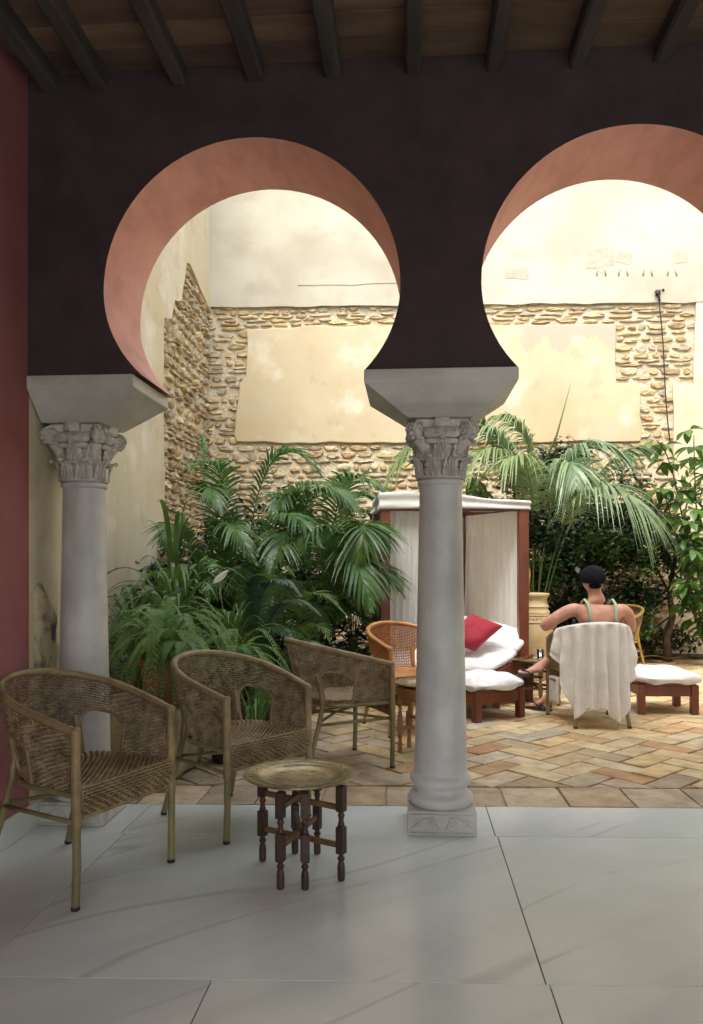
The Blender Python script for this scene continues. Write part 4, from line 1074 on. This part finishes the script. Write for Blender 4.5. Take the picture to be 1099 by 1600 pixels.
fb = [fr(bB, (520, 800, 8.0), (520, 690, 7.6), (600, 770, 7.3), .5), fr(bB, (500, 860, 7.4), (545, 790, 6.9), (580, 950, 6.5), .46, .35), fr(bB, (470, 820, 8), (450, 720, 7.6), (430, 800, 7.2), .42),
      fr(bB, (520, 880, 7.6), (560, 830, 7.2), (630, 930, 7.0), .45), fr(bB, (500, 800, 8.4), (560, 720, 8.3), (600, 810, 8.2), .45), fr(bB, (540, 860, 7.2), (590, 740, 6.9), (560, 880, 6.7), .48), fr(bB, (560, 900, 7.0), (500, 760, 6.8), (470, 860, 6.6), .45), fr(bB, (520, 840, 7.6), (580, 760, 7.1), (602, 860, 6.9), .42)]
palm('leafy kentia palm with drooping fronds left of the canopy bed', bB, fb+auto_fronds(bB, 14, .9, 1.3, 9, PI*.9, 2*PI, L0=.36), M['palm'], w=.0155, group='kentia palms by the back wall')
palm('dim kentia palm deep in the left corner of the court', bC, auto_fronds(bC, 10, 1.0, 1.7, 12, 0, 2*PI, L0=.42)+[fr(bC, (330, 800, 9), (312, 640, 9.6), (318, 690, 9.5), .12)], M['palm'], group='kentia palms by the back wall')
bF = V((-.7, 9.6, 0))
palm('dark palm filling the gap behind the daybed on its left', bF, auto_fronds(bF, 12, 1.1, 1.7, 22, 0, 2*PI, L0=.42), M['palm'], group='kentia palms by the back wall')
bG = V((-1.55, 6.9, 0))
palm('small kentia palm low among the ferns', bG, auto_fronds(bG, 10, .8, .95, 32, 0, 2*PI, L0=.30), M['palm'], w=.012, group='kentia palms by the back wall')
# cycad-like plant with dense stiff leaflets, in front
bD = V((-1.15, 6.15, .02))
fd = [fr(bD, (380, 940, 6.3), (420, 860, 5.9), (470, 930, 5.6), .17, .12), fr(bD, (400, 960, 6.2), (440, 900, 5.8), (500, 960, 5.5), .16, .12), fr(bD, (380, 1000, 6.1), (420, 940, 5.8), (465, 1010, 5.4), .17, .12),
      fr(bD, (370, 960, 6.2), (380, 880, 6.0), (430, 900, 5.9), .16, .12), fr(bD, (330, 960, 6.2), (310, 890, 6.0), (270, 930, 5.8), .16, .12), fr(bD, (400, 1050, 5.9), (430, 1000, 5.5), (455, 1080, 5.3), .15, .12),
      fr(bD, (440, 1000, 6), (480, 960, 5.8), (520, 1050, 5.6), .15, .12)]
palm('blue green cycad with dense arching leaves behind the second armchair', bD, fd, M['cycad'], w=.011, group='cycads', droop=.35, n=64, name='cycad', vee=.1, ang=1.0, trunk=.15)
# feathery light palm between cycad and chairs
bE = V((-.85, 6.6, 0))
fe = [fr(bE, (440, 950, 6.5), (470, 880, 6.2), (540, 960, 6.0), .20, .2), fr(bE, (430, 960, 6.6), (440, 890, 6.4), (400, 900, 6.3), .18, .2), fr(bE, (460, 1000, 6.4), (490, 940, 6.1), (515, 1000, 6.0), .19, .2),
      fr(bE, (400, 900, 6.7), (420, 850, 6.6), (460, 900, 6.5), .2, .2)]
palm('young feathery light green palm just above the side-on armchair', bE, fe, M['palm_lt'], w=.006, group='date palms', droop=.3, n=44, name='feather_palm', trunk=.1, rr=.005)
# right palm with silvery fronds behind the daybed
bR = V((1.55, 9.7, 0))
fR = [fr(bR, (850, 760, 9.4), (880, 640, 9.0), (985, 715, 8.8), .70, .42), fr(bR, (860, 800, 9.2), (930, 655, 8.4), (1035, 840, 8.0), .78, .40), fr(bR, (820, 740, 9.3), (800, 640, 9.0), (700, 740, 8.8), .66, .45),
      fr(bR, (830, 760, 9.6), (800, 650, 9.3), (730, 670, 9.2), .6, .45), fr(bR, (790, 760, 9.5), (670, 560, 9.2), (602, 770, 9.0), .50, .5, ), fr(bR, (860, 740, 9.8), (830, 640, 9.8), (770, 650, 9.6), .6, .45),
      fr(bR, (830, 780, 9.2), (850, 670, 8.8), (770, 730, 8.5), .62, .42), fr(bR, (870, 780, 9.4), (960, 690, 9.2), (1010, 700, 9.2), .6, .42), fr(bR, (810, 790, 9.7), (760, 640, 9.8), (750, 665, 9.7), .55, .45),
      fr(bR, (840, 790, 9.1), (900, 650, 8.7), (900, 760, 8.3), .62, .42)]
rp_ = palm('tall palm with silvery drooping fronds behind the daybed on the right', bR, fR, M['palm_blue'], w=.014, group='kentia palms by the back wall', droop=.75, n=58, vee=.12, trunk=.6, rr=.011)
q = MB(); P0 = atD(836, 760, 9.4); P1 = atD(893, 598, 9.2)
q.tube([P0-bR, P0.lerp(P1, .5)-bR+V((.05, 0, 0)), P1-bR], [.018, .013, .002], 6); q.build('spear_leaf', M['stem'], rp_)

# ferns
def fern(label, c, n, L, seed, group='ferns'):
    t = thing('fern', label, 'fern', c, 0, group); r2 = random.Random(seed)
    for i in range(n):
        az = r2.uniform(0, 2*PI); l = L*r2.uniform(.6, 1.1); d = V((math.cos(az), math.sin(az), 0)); up_ = r2.uniform(.25, .8)
        P = [V((0, 0, 0)), d*l*.15+V((0, 0, l*up_*.9)), d*l*.6+V((0, 0, l*up_)), d*l*.85+V((0, 0, l*(up_-r2.choice((.75, .9, 1.5, 1.9)))*r2.uniform(.3, 1)))]
        q = MB(); frond(q, P, .050*r2.uniform(.8, 1.1), 44, .0046, .12, .12, 1.4, 2, .0018, .05, r2); q.build('frond', M['fern'], t, fix=False, smooth=False)
    return t
fern('bright green fern spilling from the terracotta pot behind the left column', (-1.50, 4.70, .72), 46, .62, 41)
fern('bright fern with fronds hanging in front of the terracotta pot', (-1.40, 4.56, .70), 26, .42, 46)
fern('fern hanging over the stone block close to the left column', (-1.68, 4.95, .70), 40, .55, 42)
fern('fern spreading behind the back of the second armchair', (-1.22, 5.35, .55), 40, .60, 43)
fern('low fern in the shade between the armchairs', (-1.05, 5.6, .25), 26, .45, 44)
fern('fern high among the strap leaves beside the column', (-1.75, 5.5, .80), 34, .55, 45)
def strap_plant(label, c, n, L, w, seed, m=None, name='strap_leaf_plant', lean=.5, stiff=0):
    t = thing(name, label, 'plant', c, 0, 'strap leaved plants'); r2 = random.Random(seed)
    for i in range(n):
        az = r2.uniform(0, 2*PI); l = L*r2.uniform(.6, 1.15); d = V((math.cos(az), math.sin(az), 0)); o_ = r2.uniform(.3, 1)*lean
        P = [d*.02, d*l*o_*.25+V((0, 0, l*.55)), d*l*o_*.8+V((0, 0, l*(.95-.2*o_))), d*l*o_*1.5+V((0, 0, l*(.85-.95*o_*(1-stiff))))]
        q = MB(); sd_ = d.cross(V((0, 0, 1))); K = 14; vs = []
        ww = w*r2.uniform(.7, 1.2)
        for k in range(K+1):
            u = k/K; p = bez(P, u); r_ = ww*(.7+.3*math.sin(PI*u))*(1 if u < .75 else (1-u)/.25*.97+.03)
            T = (bez(P, min(1, u+.03))-bez(P, max(0, u-.03))).normalized(); Nn = sd_.cross(T)
            vs += [p-sd_*r_+Nn*r_*.35, p, p+sd_*r_+Nn*r_*.35]
        q.add(vs, [(3*k+j, 3*k+j+1, 3*k+j+4, 3*k+j+3) for k in range(K) for j in range(2)])
        q.build('leaf', m or M['strap'], t, fix=False)
    return t
strap_plant('strap leaved plant with long arching blades right of the left column', (-1.95, 6.3, .55), 34, 1.05, .022, 51)
strap_plant('dense tuft of arching strap leaves above the ferns', (-1.75, 5.75, .55), 36, .80, .017, 52)
strap_plant('leafy strap plant close behind the left column', (-2.0, 5.6, .35), 40, .95, .018, 58)
strap_plant('strap leaved plant in front of the cycad', (-1.35, 5.75, .45), 32, .70, .014, 53)
strap_plant('tangle of thin grassy leaves in the small black pot', (-1.02, 5.05, .12), 36, .55, .005, 54, M['fern'], 'grassy_plant', .8)
strap_plant('tall stiff bladed plant rising against the plaster on the left', (-2.15, 6.9, .8), 12, 1.15, .026, 55, None, 'strap_leaf_plant', .22, .6)
strap_plant('low clump of dark strap leaves under the palms', (-.85, 6.9, .0), 34, .75, .018, 56, M['cycad'])
strap_plant('dark strap leaves at the foot of the canopy bed', (-.55, 7.4, .0), 30, .65, .018, 57, M['shrub'])
# peace lily
t = thing('peace_lily', 'peace lily with one white flower among the dark leaves', 'plant')
fl = atD(346, 902, 6.0); q = MB(); q.tube([V((fl.x+.05, fl.y, .4)), V((fl.x+.03, fl.y, .8)), fl-V((.01, 0, .06))], .004, 5); q.build('stalk', M['stem'], t)
q = MB(); q.grid(lambda u, v: fl+V(((v-.5)*.12+.0, 0, -.05+.11*v))+V((-(u-.5)*.045*math.sin(PI*min(1, v*.9+.1)), .03*math.cos((u-.5)*PI), (u-.5)*.03*math.sin(PI*v))), 6, 8); q.build('flower', M['white_wax'], t)
def leaf_shape(mb, p, D, Wd, l, w, curl=.15, n=5, fold=.12):
    N_ = D.cross(Wd); vs = []
    for k in range(n+1):
        u = k/n; c_ = p+D*(l*u)-N_*(curl*l*u*u); r_ = w*math.sin(PI*min(1, u*.92+.06))**.8 if k < n else .002
        vs += [c_-Wd*r_+N_*r_*fold*2, c_, c_+Wd*r_+N_*r_*fold*2]
    mb.add(vs, [(3*k+j, 3*k+j+1, 3*k+j+4, 3*k+j+3) for k in range(n) for j in range(2)])
r2 = random.Random(77)
for i in range(26):
    a = r2.uniform(0, 2*PI); d = V((math.cos(a), math.sin(a), r2.uniform(.1, .9))).normalized(); q = MB()
    Wd = d.cross(V((0, 0, 1))).normalized(); c = V((fl.x+r2.uniform(-.2, .2), fl.y+.1+r2.uniform(-.2, .2), .55+r2.uniform(-.1, .2)))
    leaf_shape(q, c+d*.12, d, Wd, r2.uniform(.18, .28), .05, .4); q.tube([c-V((0, 0, .2)), c+d*.12], .004, 4); q.build('leaf', M['strap'], t, fix=False)
# broad leaved shrubs at the right edge
def whorls(name, label, base, stems, seed, m, ll=.16, group='broad leaved shrubs'):
    t = thing(name, label, 'shrub', base, 0, group); r2 = random.Random(seed); b0 = V(base)
    protos = []
    for i in range(5):
        q = MB(); leaf_shape(q, V((.05, 0, 0)), V((1, 0, 0)), V((0, 1, 0)), ll*r2.uniform(.85, 1.15), ll*.26, .35); q.tube([V((0, 0, 0)), V((.05, 0, 0))], .003, 4); protos.append(q.mesh('leaf', m, True))
    for P in stems:
        P = [V(p)-b0 for p in P]; q = MB(); q.tube([bez(P, i/12) for i in range(13)], [.014*(1-.6*i/12) for i in range(13)], 6); q.build('stem', M['bark'], t)
        for j in range(9):
            u = .35+.65*j/8; c = bez(P, u)+V((r2.uniform(-.12, .12), r2.uniform(-.12, .12), r2.uniform(-.06, .06)))
            for k in range(6):
                az = 2*PI*k/6+r2.uniform(-.3, .3); o = link('leaf', r2.choice(protos), t)
                o.matrix_local = Matrix.Translation(c) @ Matrix.Rotation(az, 4, 'Z') @ Matrix.Rotation(r2.uniform(-.2, .75), 4, 'Y') @ Matrix.Rotation(r2.uniform(-.4, .4), 4, 'X')
    return t
bS = V((4.0, 10.6, 0))
whorls('broadleaf_shrub', 'tall shrub with glossy whorled leaves at the right edge by the back wall', bS,
       [[bS, atD(1070, 850, 10.0), atD(1060, 720, 9.8), atD(1030, 690, 9.6)], [bS, atD(1090, 850, 10.0), atD(1085, 740, 9.8), atD(1085, 680, 9.6)], [bS, atD(1110, 850, 9.8), atD(1120, 760, 9.6), atD(1110, 720, 9.4)],
        [bS, atD(1070, 900, 10.0), atD(1050, 800, 9.7), atD(1035, 760, 9.6)], [bS, atD(1090, 900, 9.8), atD(1095, 830, 9.5), atD(1085, 800, 9.3)]], 61, M['broad'], .19)
whorls('broadleaf_shrub', 'thin shrub with light green leaves hanging lower at the right edge', V((4.1, 10.3, 0)),
       [[V((4.1, 10.3, 0)), atD(1085, 1000, 9.8), atD(1060, 900, 9.6), atD(1080, 830, 9.4)], [V((4.1, 10.3, 0)), atD(1100, 1000, 9.8), atD(1090, 940, 9.6), atD(1075, 905, 9.4)], [V((4.1, 10.3, 0)), atD(1110, 980, 9.6), atD(1110, 900, 9.4), atD(1092, 850, 9.3)]], 62, M['broad'], .17)
bT = V((3.35, 10.5, 0))
whorls('broadleaf_shrub', 'slim shrub behind the canopy bed against the stone', V((.8, 10.4, 0)), [[V((.8, 10.4, 0)), atD(760, 850, 10.1), atD(760, 780, 10), atD(745, 745, 9.9)], [V((.8, 10.4, 0)), atD(700, 850, 10.1), atD(690, 760, 10), atD(650, 715, 9.9)]], 63, M['broad'], .2)
# dark creeper mass on the wall
def creeper(label, blobs, nleaf, seed, m, name='climbing_shrub', size=.07, group='dark climbing shrubs'):
    c0 = V((blobs[0][0].x, blobs[0][0].y, 0)); t = thing(name, label, 'shrub', c0, 0, group); r2 = random.Random(seed); q = MB()
    tot = sum(b_[1] for b_ in blobs)
    for (c, r) in blobs:
        k = int(nleaf*r/tot); clumps = []
        for i in range(max(3, k//22)):
            d = V((r2.gauss(0, 1), r2.gauss(0, 1)*.6-.2, r2.gauss(0, 1))).normalized()*(r*r2.uniform(.45, 1.05)); clumps.append(c+d)
        for cc in clumps:
            for j in range(22):
                p = cc+V((r2.gauss(0, .09), r2.gauss(0, .08), r2.gauss(0, .06)))-c0; D = V((r2.uniform(-1, 1), r2.uniform(-1, .4), r2.uniform(-.7, .5))).normalized()
                Wd = D.cross(V((r2.uniform(-.3, .3), r2.uniform(-.3, .3), 1))).normalized(); l = size*r2.uniform(.6, 1.4); w = l*.3
                q.add([p, p+D*l*.5-Wd*w, p+D*l, p+D*l*.5+Wd*w], [(0, 1, 2, 3)])
    o = q.build('foliage', m, t, fix=False, smooth=False); o['kind'] = 'stuff'
    q = MB()
    for (c, r) in blobs:
        e = c-c0; q.tube([V((r2.uniform(-.2, .2), .15, 0)), V((e.x*.4+r2.uniform(-.2, .2), e.y*.3+.15, e.z*.5)), e], [.022, .016, .006], 6)
        for k in range(3):
            q.tube([e*.8, e+V((r2.uniform(-.4, .4), r2.uniform(-.3, .1), r2.uniform(-.2, .4)))], [.01, .003], 5)
    q.build('branches', M['bark'], t); return t
B1 = [(atD(*p), r) for p, r in (((860, 800, 10.3), .45), ((900, 860, 10.1), .5), ((950, 840, 10.2), .5), ((1000, 900, 10.3), .45), ((870, 920, 10), .5), ((920, 960, 10), .4), ((960, 780, 10.4), .40), ((1010, 830, 10.4), .38), ((900, 780, 10.5), .35), ((850, 870, 10.2), .42), ((835, 760, 10.0), .35), ((830, 830, 9.3), .30), ((870, 720, 10.2), .3), ((880, 990, 10), .35))]
creeper('dense dark shrub covering the stone wall behind the seated person', B1, 15000, 71, M['shrub'], size=.085)
B2 = [(atD(*p), r) for p, r in (((960, 985, 10.2), .25), ((1010, 990, 10.5), .22), ((990, 940, 10.2), .28), ((1030, 860, 10.3), .25), ((1060, 1000, 10.5), .2), ((1090, 930, 10.5), .2))]
creeper('low dark leafy shrub at the foot of the wall on the right', B2, 3000, 72, M['shrub'], size=.075)
B3 = [(atD(*p), r) for p, r in (((880, 1000, 10.1), .2), ((930, 850, 9.8), .28), ((985, 870, 9.9), .26), ((870, 740, 10.2), .2), ((840, 900, 9.8), .28), ((1000, 970, 10.1), .2))]
creeper('mid green jasmine sprays over the front of the dark shrub', B3, 2600, 73, M['strap'], size=.075)
B4 = [(atD(*p), r) for p, r in (((330, 900, 8.8), .5), ((420, 920, 8.6), .5), ((500, 880, 8.9), .5), ((560, 940, 8.6), .45), ((450, 830, 9.2), .45), ((380, 850, 9.2), .45), ((520, 1000, 8.2), .4), ((270, 950, 8.0), .45), ((230, 1000, 7.4), .4), ((300, 1020, 7.0), .35), ((560, 860, 9.3), .45), ((400, 1010, 7.4), .35), ((480, 1030, 7.6), .35))]
creeper('dark undergrowth filling the bed beneath the left palms', B4, 12000, 74, M['shrub'], size=.09)
# slender trunk at the right
t = thing('thin_tree', 'slender twisted trunk rising by the dry leaf at the right', 'tree', (3.45, 10.55, 0))
q = MB(); P = [V((0, 0, 0)), V((-.02, 0, .3)), V((.06, 0, .6)), V((.02, 0, .9)), V((.1, 0, 1.4)), V((.3, .1, 2.2))]; q.tube(P, [.065, .05, .045, .035, .025, .01], 9)
q.tube([P[3], P[3]+V((-.2, 0, .4)), P[3]+V((-.3, 0, .9))], [.02, .014, .005], 6); q.build('trunk', M['bark'], t)
q = MB(); r2 = random.Random(5)
for c_ in (P[5], P[3]+V((-.3, 0, .9))):
    for i in range(90):
        d = V((r2.gauss(0, 1), r2.gauss(0, 1), r2.gauss(0, .7))).normalized(); p = c_+d*r2.uniform(.05, .35); leaf_shape(q, p, d, d.cross(V((.1, .2, 1))).normalized(), .1, .022, .3, 3)
q.build('crown', M['strap'], t, fix=False)
q = MB()
for a, l in ((2.9, .55), (2.5, .4), (.3, .3)):
    d = V((math.cos(a), -.3, .35)); leaf_shape(q, V((0, 0, 0)), d.normalized(), V((0, 0, 1)).cross(d).normalized(), l, .035, .35, 8)
o = q.build('dry_leaf', M['dry'], None, fix=False); o.location = (3.40, 10.4, .05); tag(o, 'dry yellow leaf lying at the foot of the slender trunk', 'leaf')

# ------------------------------------------------------------------ PERSON
px0, py0 = 1.475, 6.45; fz = math.radians(97)
PM = Matrix.Translation((px0, py0, 0)) @ Matrix.Rotation(fz-PI/2, 4, 'Z')      # local +y = facing, +x = her right
per = thing('person', 'person seen from behind seated in an armchair, black cap, pale green straps, sandals', 'person', (px0, py0, 0), fz-PI/2)
def skin_body(name, V_, E_, R_, root, m, parent, sub=2):
    me = bpy.data.meshes.new(name); me.from_pydata(V_, E_, []); o = bpy.data.objects.new(name, me); C.objects.link(o)
    sk = o.modifiers.new('skin', 'SKIN'); sk.use_smooth_shade = True; sk.branch_smoothing = .6
    for i, r in enumerate(R_):
        d = me.skin_vertices[0].data[i]; d.radius = r if isinstance(r, tuple) else (r, r); d.use_root = (i == root)
    sb = o.modifiers.new('sub', 'SUBSURF'); sb.levels = sub; sb.render_levels = sub
    bpy.context.view_layer.update()
    dg = bpy.context.evaluated_depsgraph_get(); me2 = bpy.data.meshes.new_from_object(o.evaluated_get(dg)); bpy.data.objects.remove(o)
    me2.materials.clear(); me2.materials.append(m); me2.name = name
    me2.polygons.foreach_set('use_smooth', [True]*len(me2.polygons))
    return link(name, me2, parent)
VV, EE, RR = [], [], []
def vtx(p, r, par=None):
    VV.append(p); RR.append(r)
    if par is not None: EE.append((par, len(VV)-1))
    return len(VV)-1
pel = vtx((.02, -.06, .52), (.145, .12)); sp1 = vtx((.03, -.09, .63), (.125, .10), pel); sp2 = vtx((.045, -.10, .76), (.155, .10), sp1); sp3 = vtx((.05, -.085, .885), (.175, .095), sp2)
nb_ = vtx((.05, -.070, .965), (.12, .07), sp3); nk = vtx((.045, -.035, 1.035), .056, nb_); hd0 = vtx((.035, -.01, 1.085), (.064, .07), nk); hd1 = vtx((.03, -.01, 1.14), (.075, .09), hd0); hd2 = vtx((.03, -.01, 1.195), (.068, .08), hd1)
ns = vtx((.01, .085, 1.12), .012, hd1)
for sg in (-1, 1): vtx((.03+sg*.082, -.015, 1.125), .014, hd1)
# left arm (viewer left, x<0): elbow out on the armrest; right arm tucked
sl = vtx((-.14, -.075, .928), .068, sp3); sl2 = vtx((-.215, -.05, .893), .060, sl); el = vtx((-.385, .0, .775), .047, sl2); wl_ = vtx((-.22, .24, .76), .026, el); hl = vtx((-.17, .30, .80), (.034, .018), wl_)
sr = vtx((.24, -.075, .928), .066, sp3); sr2 = vtx((.305, -.05, .885), .060, sr); er = vtx((.375, .03, .745), .047, sr2); wr_ = vtx((.21, .26, .72), .026, er); hr = vtx((.16, .31, .74), (.034, .018), wr_)
for h_, w_ in ((hl, wl_), (hr, wr_)):
    hp = V(VV[h_]); d = (hp-V(VV[w_])).normalized(); s_ = d.cross(V((0, 0, 1))).normalized(); sgx = 1 if h_ == hr else -1
    for k in range(4):
        p1 = hp+d*.035+s_*((k-1.5)*.019); p2 = p1+d*(.034-.004*abs(k-1.2))-V((0, 0, .008)); p3 = p2+d*.018-V((0, 0, .022))
        a = vtx(tuple(p1), .0105, h_); b_ = vtx(tuple(p2), .0085, a); vtx(tuple(p3), .007, b_)
    p1 = hp-d*.01-s_*sgx*.038; a = vtx(tuple(p1), .011, h_); vtx(tuple(p1+d*.035), .008, a)
# legs: right foot flat on the floor, left ankle crossed over with foot out to the left
hpr = vtx((.12, .02, .50), .095, pel); knr = vtx((.10, .40, .50), .062, hpr); anr = vtx((-.20, .47, .11), .036, knr); htr = vtx((-.21, .43, .045), .030, anr); ftr = vtx((-.29, .52, .04), (.040, .024), anr); tor = vtx((-.34, .57, .032), (.036, .016), ftr)
hpl = vtx((-.09, .02, .50), .095, pel); knl = vtx((-.06, .40, .56), .062, hpl); anl = vtx((-.36, .22, .42), .036, knl); htl = vtx((-.35, .18, .37), .030, anl); ftl = vtx((-.46, .22, .365), (.036, .026), anl); tol = vtx((-.53, .24, .375), (.034, .017), ftl)
body = skin_body('body', VV, EE, RR, pel, M['skin'], per)
# cap
q = MB(); cc = V((.03, -.015, 1.185))
def capf(u, v):
    th = v*PI*.66; a = u*2*PI; d = V((math.sin(th)*math.cos(a), math.sin(th)*math.sin(a), math.cos(th)))
    P = V((d.x*.101, d.y*.118, d.z*.095)); w = .006*math.sin(6*a+3*noise.noise(d*3))*math.sin(th)+.012*noise.noise(d*2.2)
    P *= 1+w*3
    if d.y < 0: P.z -= .018*(-d.y)*math.sin(th); P.y *= 1.05
    return cc+P
q.grid(capf, 40, 18, True); o = q.build('cap', M['cap'], per)
# nape hair
q = MB(); q.sphere((.034, -.050, 1.118), .05, 14, 8, (1.1, .7, .8)); q.build('hair', M['cap'], per)
# top band + straps + lower garment
for x_, x2, sgx in ((-.055, -.085, -1), (.150, .175, 1)):
    P = [(x_, -.200, .80), (x_+.0, -.198, .86), (x_-.006*-sgx, -.188, .92), (x_+sgx*.01, -.160, .97), (x_+sgx*.012, -.09, 1.005), (x_+sgx*.012, -.02, .98), (x_+.0, .02, .90)]
    q = MB(); q.tube([V(p) for p in P], .0125, 8, flat=.35, up=(0, -1, .3)); q.build('shoulder_strap', M['green_cloth'], per)
VV, EE, RR = [], [], []
a = vtx((.03, -.09, .62), (.137, .112)); b_ = vtx((.04, -.10, .76), (.152, .112), a); vtx((.045, -.095, .81), (.153, .108), b_); c_ = vtx((.02, -.06, .52), (.16, .135), a)
vtx((.125, .06, .50), .10, c_); vtx((-.095, .06, .505), .10, c_)
skin_body('swimsuit', VV, EE, RR, 3, M['green_cloth'], per, 2)
def sandal(c, heel, toe, roll=0):
    q = MB(); h_, t_ = V(heel), V(toe); d = (t_-h_); L_ = d.length; d.normalize(); s_ = d.cross(V((0, 0, 1))).normalized(); n_ = s_.cross(d)
    for z0, z1 in ((0, .016),):
        P = []
        for k in range(24):
            a = 2*PI*k/24; x_ = math.cos(a); wd = .042*(1+.18*x_)*math.copysign(abs(math.sin(a))**.8, math.sin(a)); P.append(h_+d*(L_/2+x_*L_*.54)+s_*wd)
        q.add([p-n_*.010 for p in P]+[p+n_*.006 for p in P], [tuple(range(23, -1, -1)), tuple(range(24, 48))]+[(k, (k+1) % 24, 24+(k+1) % 24, 24+k) for k in range(24)])
    tp = h_+d*(L_*.8)+n_*.03
    for sg in (-1, 1): q.tube([h_+d*L_*.32+s_*sg*.04+n_*.005, h_+d*L_*.5+s_*sg*.036+n_*.045, h_+d*L_*.68+s_*sg*.012+n_*.05, tp], .006, 6)
    o = q.build('sandal', M['rubber'], None); o.location = per.location; o.rotation_euler = per.rotation_euler; return o
tag(sandal(None, (-.19, .41, .011), (-.36, .59, .011)), 'black flip-flop sandal on the foot resting on the paving', 'sandal', 'sandals')
tag(sandal(None, (-.34, .17, .338), (-.56, .245, .345)), 'black flip-flop sandal on the raised foot near the daybed', 'sandal', 'sandals')

# towel over the chair back
tw = thing('towel', 'cream towel with a raised monogram draped over the armchair of the person', 'towel', (px0, py0, 0), fz)
def towp(u, v):
    """u across (her left -> right), v from inside front over the rim and down"""
    tt = (u-.5)*-1.06; r = rimP(tt)+V((0, 0, .022))
    out = V((r.x, r.y, 0)).normalized()
    # bottom edge profile (height above the floor)
    zb = [(.0, .56), (.06, .46), (.12, .33), (.17, .20), (.22, .055), (.28, .10), (.36, .165), (.46, .17), (.50, .16), (.56, .10), (.62, .05), (.66, .01), (.70, .10), (.76, .25), (.84, .38), (.92, .44), (1., .5)]
    for (a, za), (b2, zb2) in zip(zb, zb[1:]):
        if a <= u <= b2: bt = za+(zb2-za)*(u-a)/(b2-a); break
    if v < .10:
        k = v/.10; return wallP(tt, .80+.2*k)-out*(.020*(1-0*k))+V((0, 0, .022*k))+out*(.012*k)
    if v < .16:
        k = (v-.10)/.06; return r+out*(-.008+.032*math.sin(k*PI/2))+V((0, 0, .004-.014*k*k))
    k = (v-.16)/.84; z = r.z-.012+(bt-(r.z-.012))*k
    fold = math.sin(u*2*PI*8.5+1.3*noise.noise(V((u*4, k*1.5, 0)))+.6)*(.007+.030*min(1, k*1.8))+.012*noise.noise(V((u*8, k*4, 3)))
    lean = .024+.012*k
    p = V((r.x, r.y, z))+out*(lean+fold)
    p.y *= 1+.02*k; return p
q = MB(); q.grid(towp, 170, 70); o = q.build('cloth', M['towel'], tw, fix=False); sd_ = o.modifiers.new('s', 'SOLIDIFY'); sd_.thickness = .005
def mono(cu, cv, sc, turns, seed):
    q = MB(); P = []
    for i in range(26):
        th = i/25*2*PI*turns+seed; P.append(towp(cu+sc*.06*math.cos(th)*(1-.25*i/25), cv+sc*.11*math.sin(th)))
    out = V((-1, 0, 0)); q.tube([p+out*.003 for p in P], .0035, 5); return q
for a in ((.50, .62, 1, 1.1, .6), (.49, .75, .8, .8, 2.0), (.66, .66, .55, .8, 2.2), (.67, .78, .5, .8, 5)):
    mono(*a).build('monogram', M['towel'], tw)
# cloth hanging below the seat front-left
q = MB(); q.grid(lambda u, v: V((.30-.30*u, .24+.01*math.sin(u*9), .34-.22*v+.02*u)), 14, 10)
o = q.build('seat_cloth', M['towel'], None, fix=False); o.location = (px0, py0, 0); o.rotation_euler = (0, 0, fz); sd_ = o.modifiers.new('s', 'SOLIDIFY'); sd_.thickness = .006
tag(o, 'pale cloth hanging below the seat of the occupied armchair', 'cloth')

q = MB(); r2 = random.Random(99)
for i in range(150):
    x, y = r2.uniform(-1.6, .2), r2.uniform(4.12, 6.2)
    if r2.random() < .5: x, y = -1.25+r2.gauss(0, .15), 4.6+r2.gauss(0, .2)
    if y < 4.1: continue
    a = r2.uniform(0, 6.3); l = r2.uniform(.006, .02); d = V((math.cos(a), math.sin(a), .1)); leaf_shape(q, V((x, y, .006)), d, V((-math.sin(a), math.cos(a), 0)), l, l*.3, .2, 2)
o = q.build('leaf_litter', M['bark'], None, fix=False); o['kind'] = 'stuff'
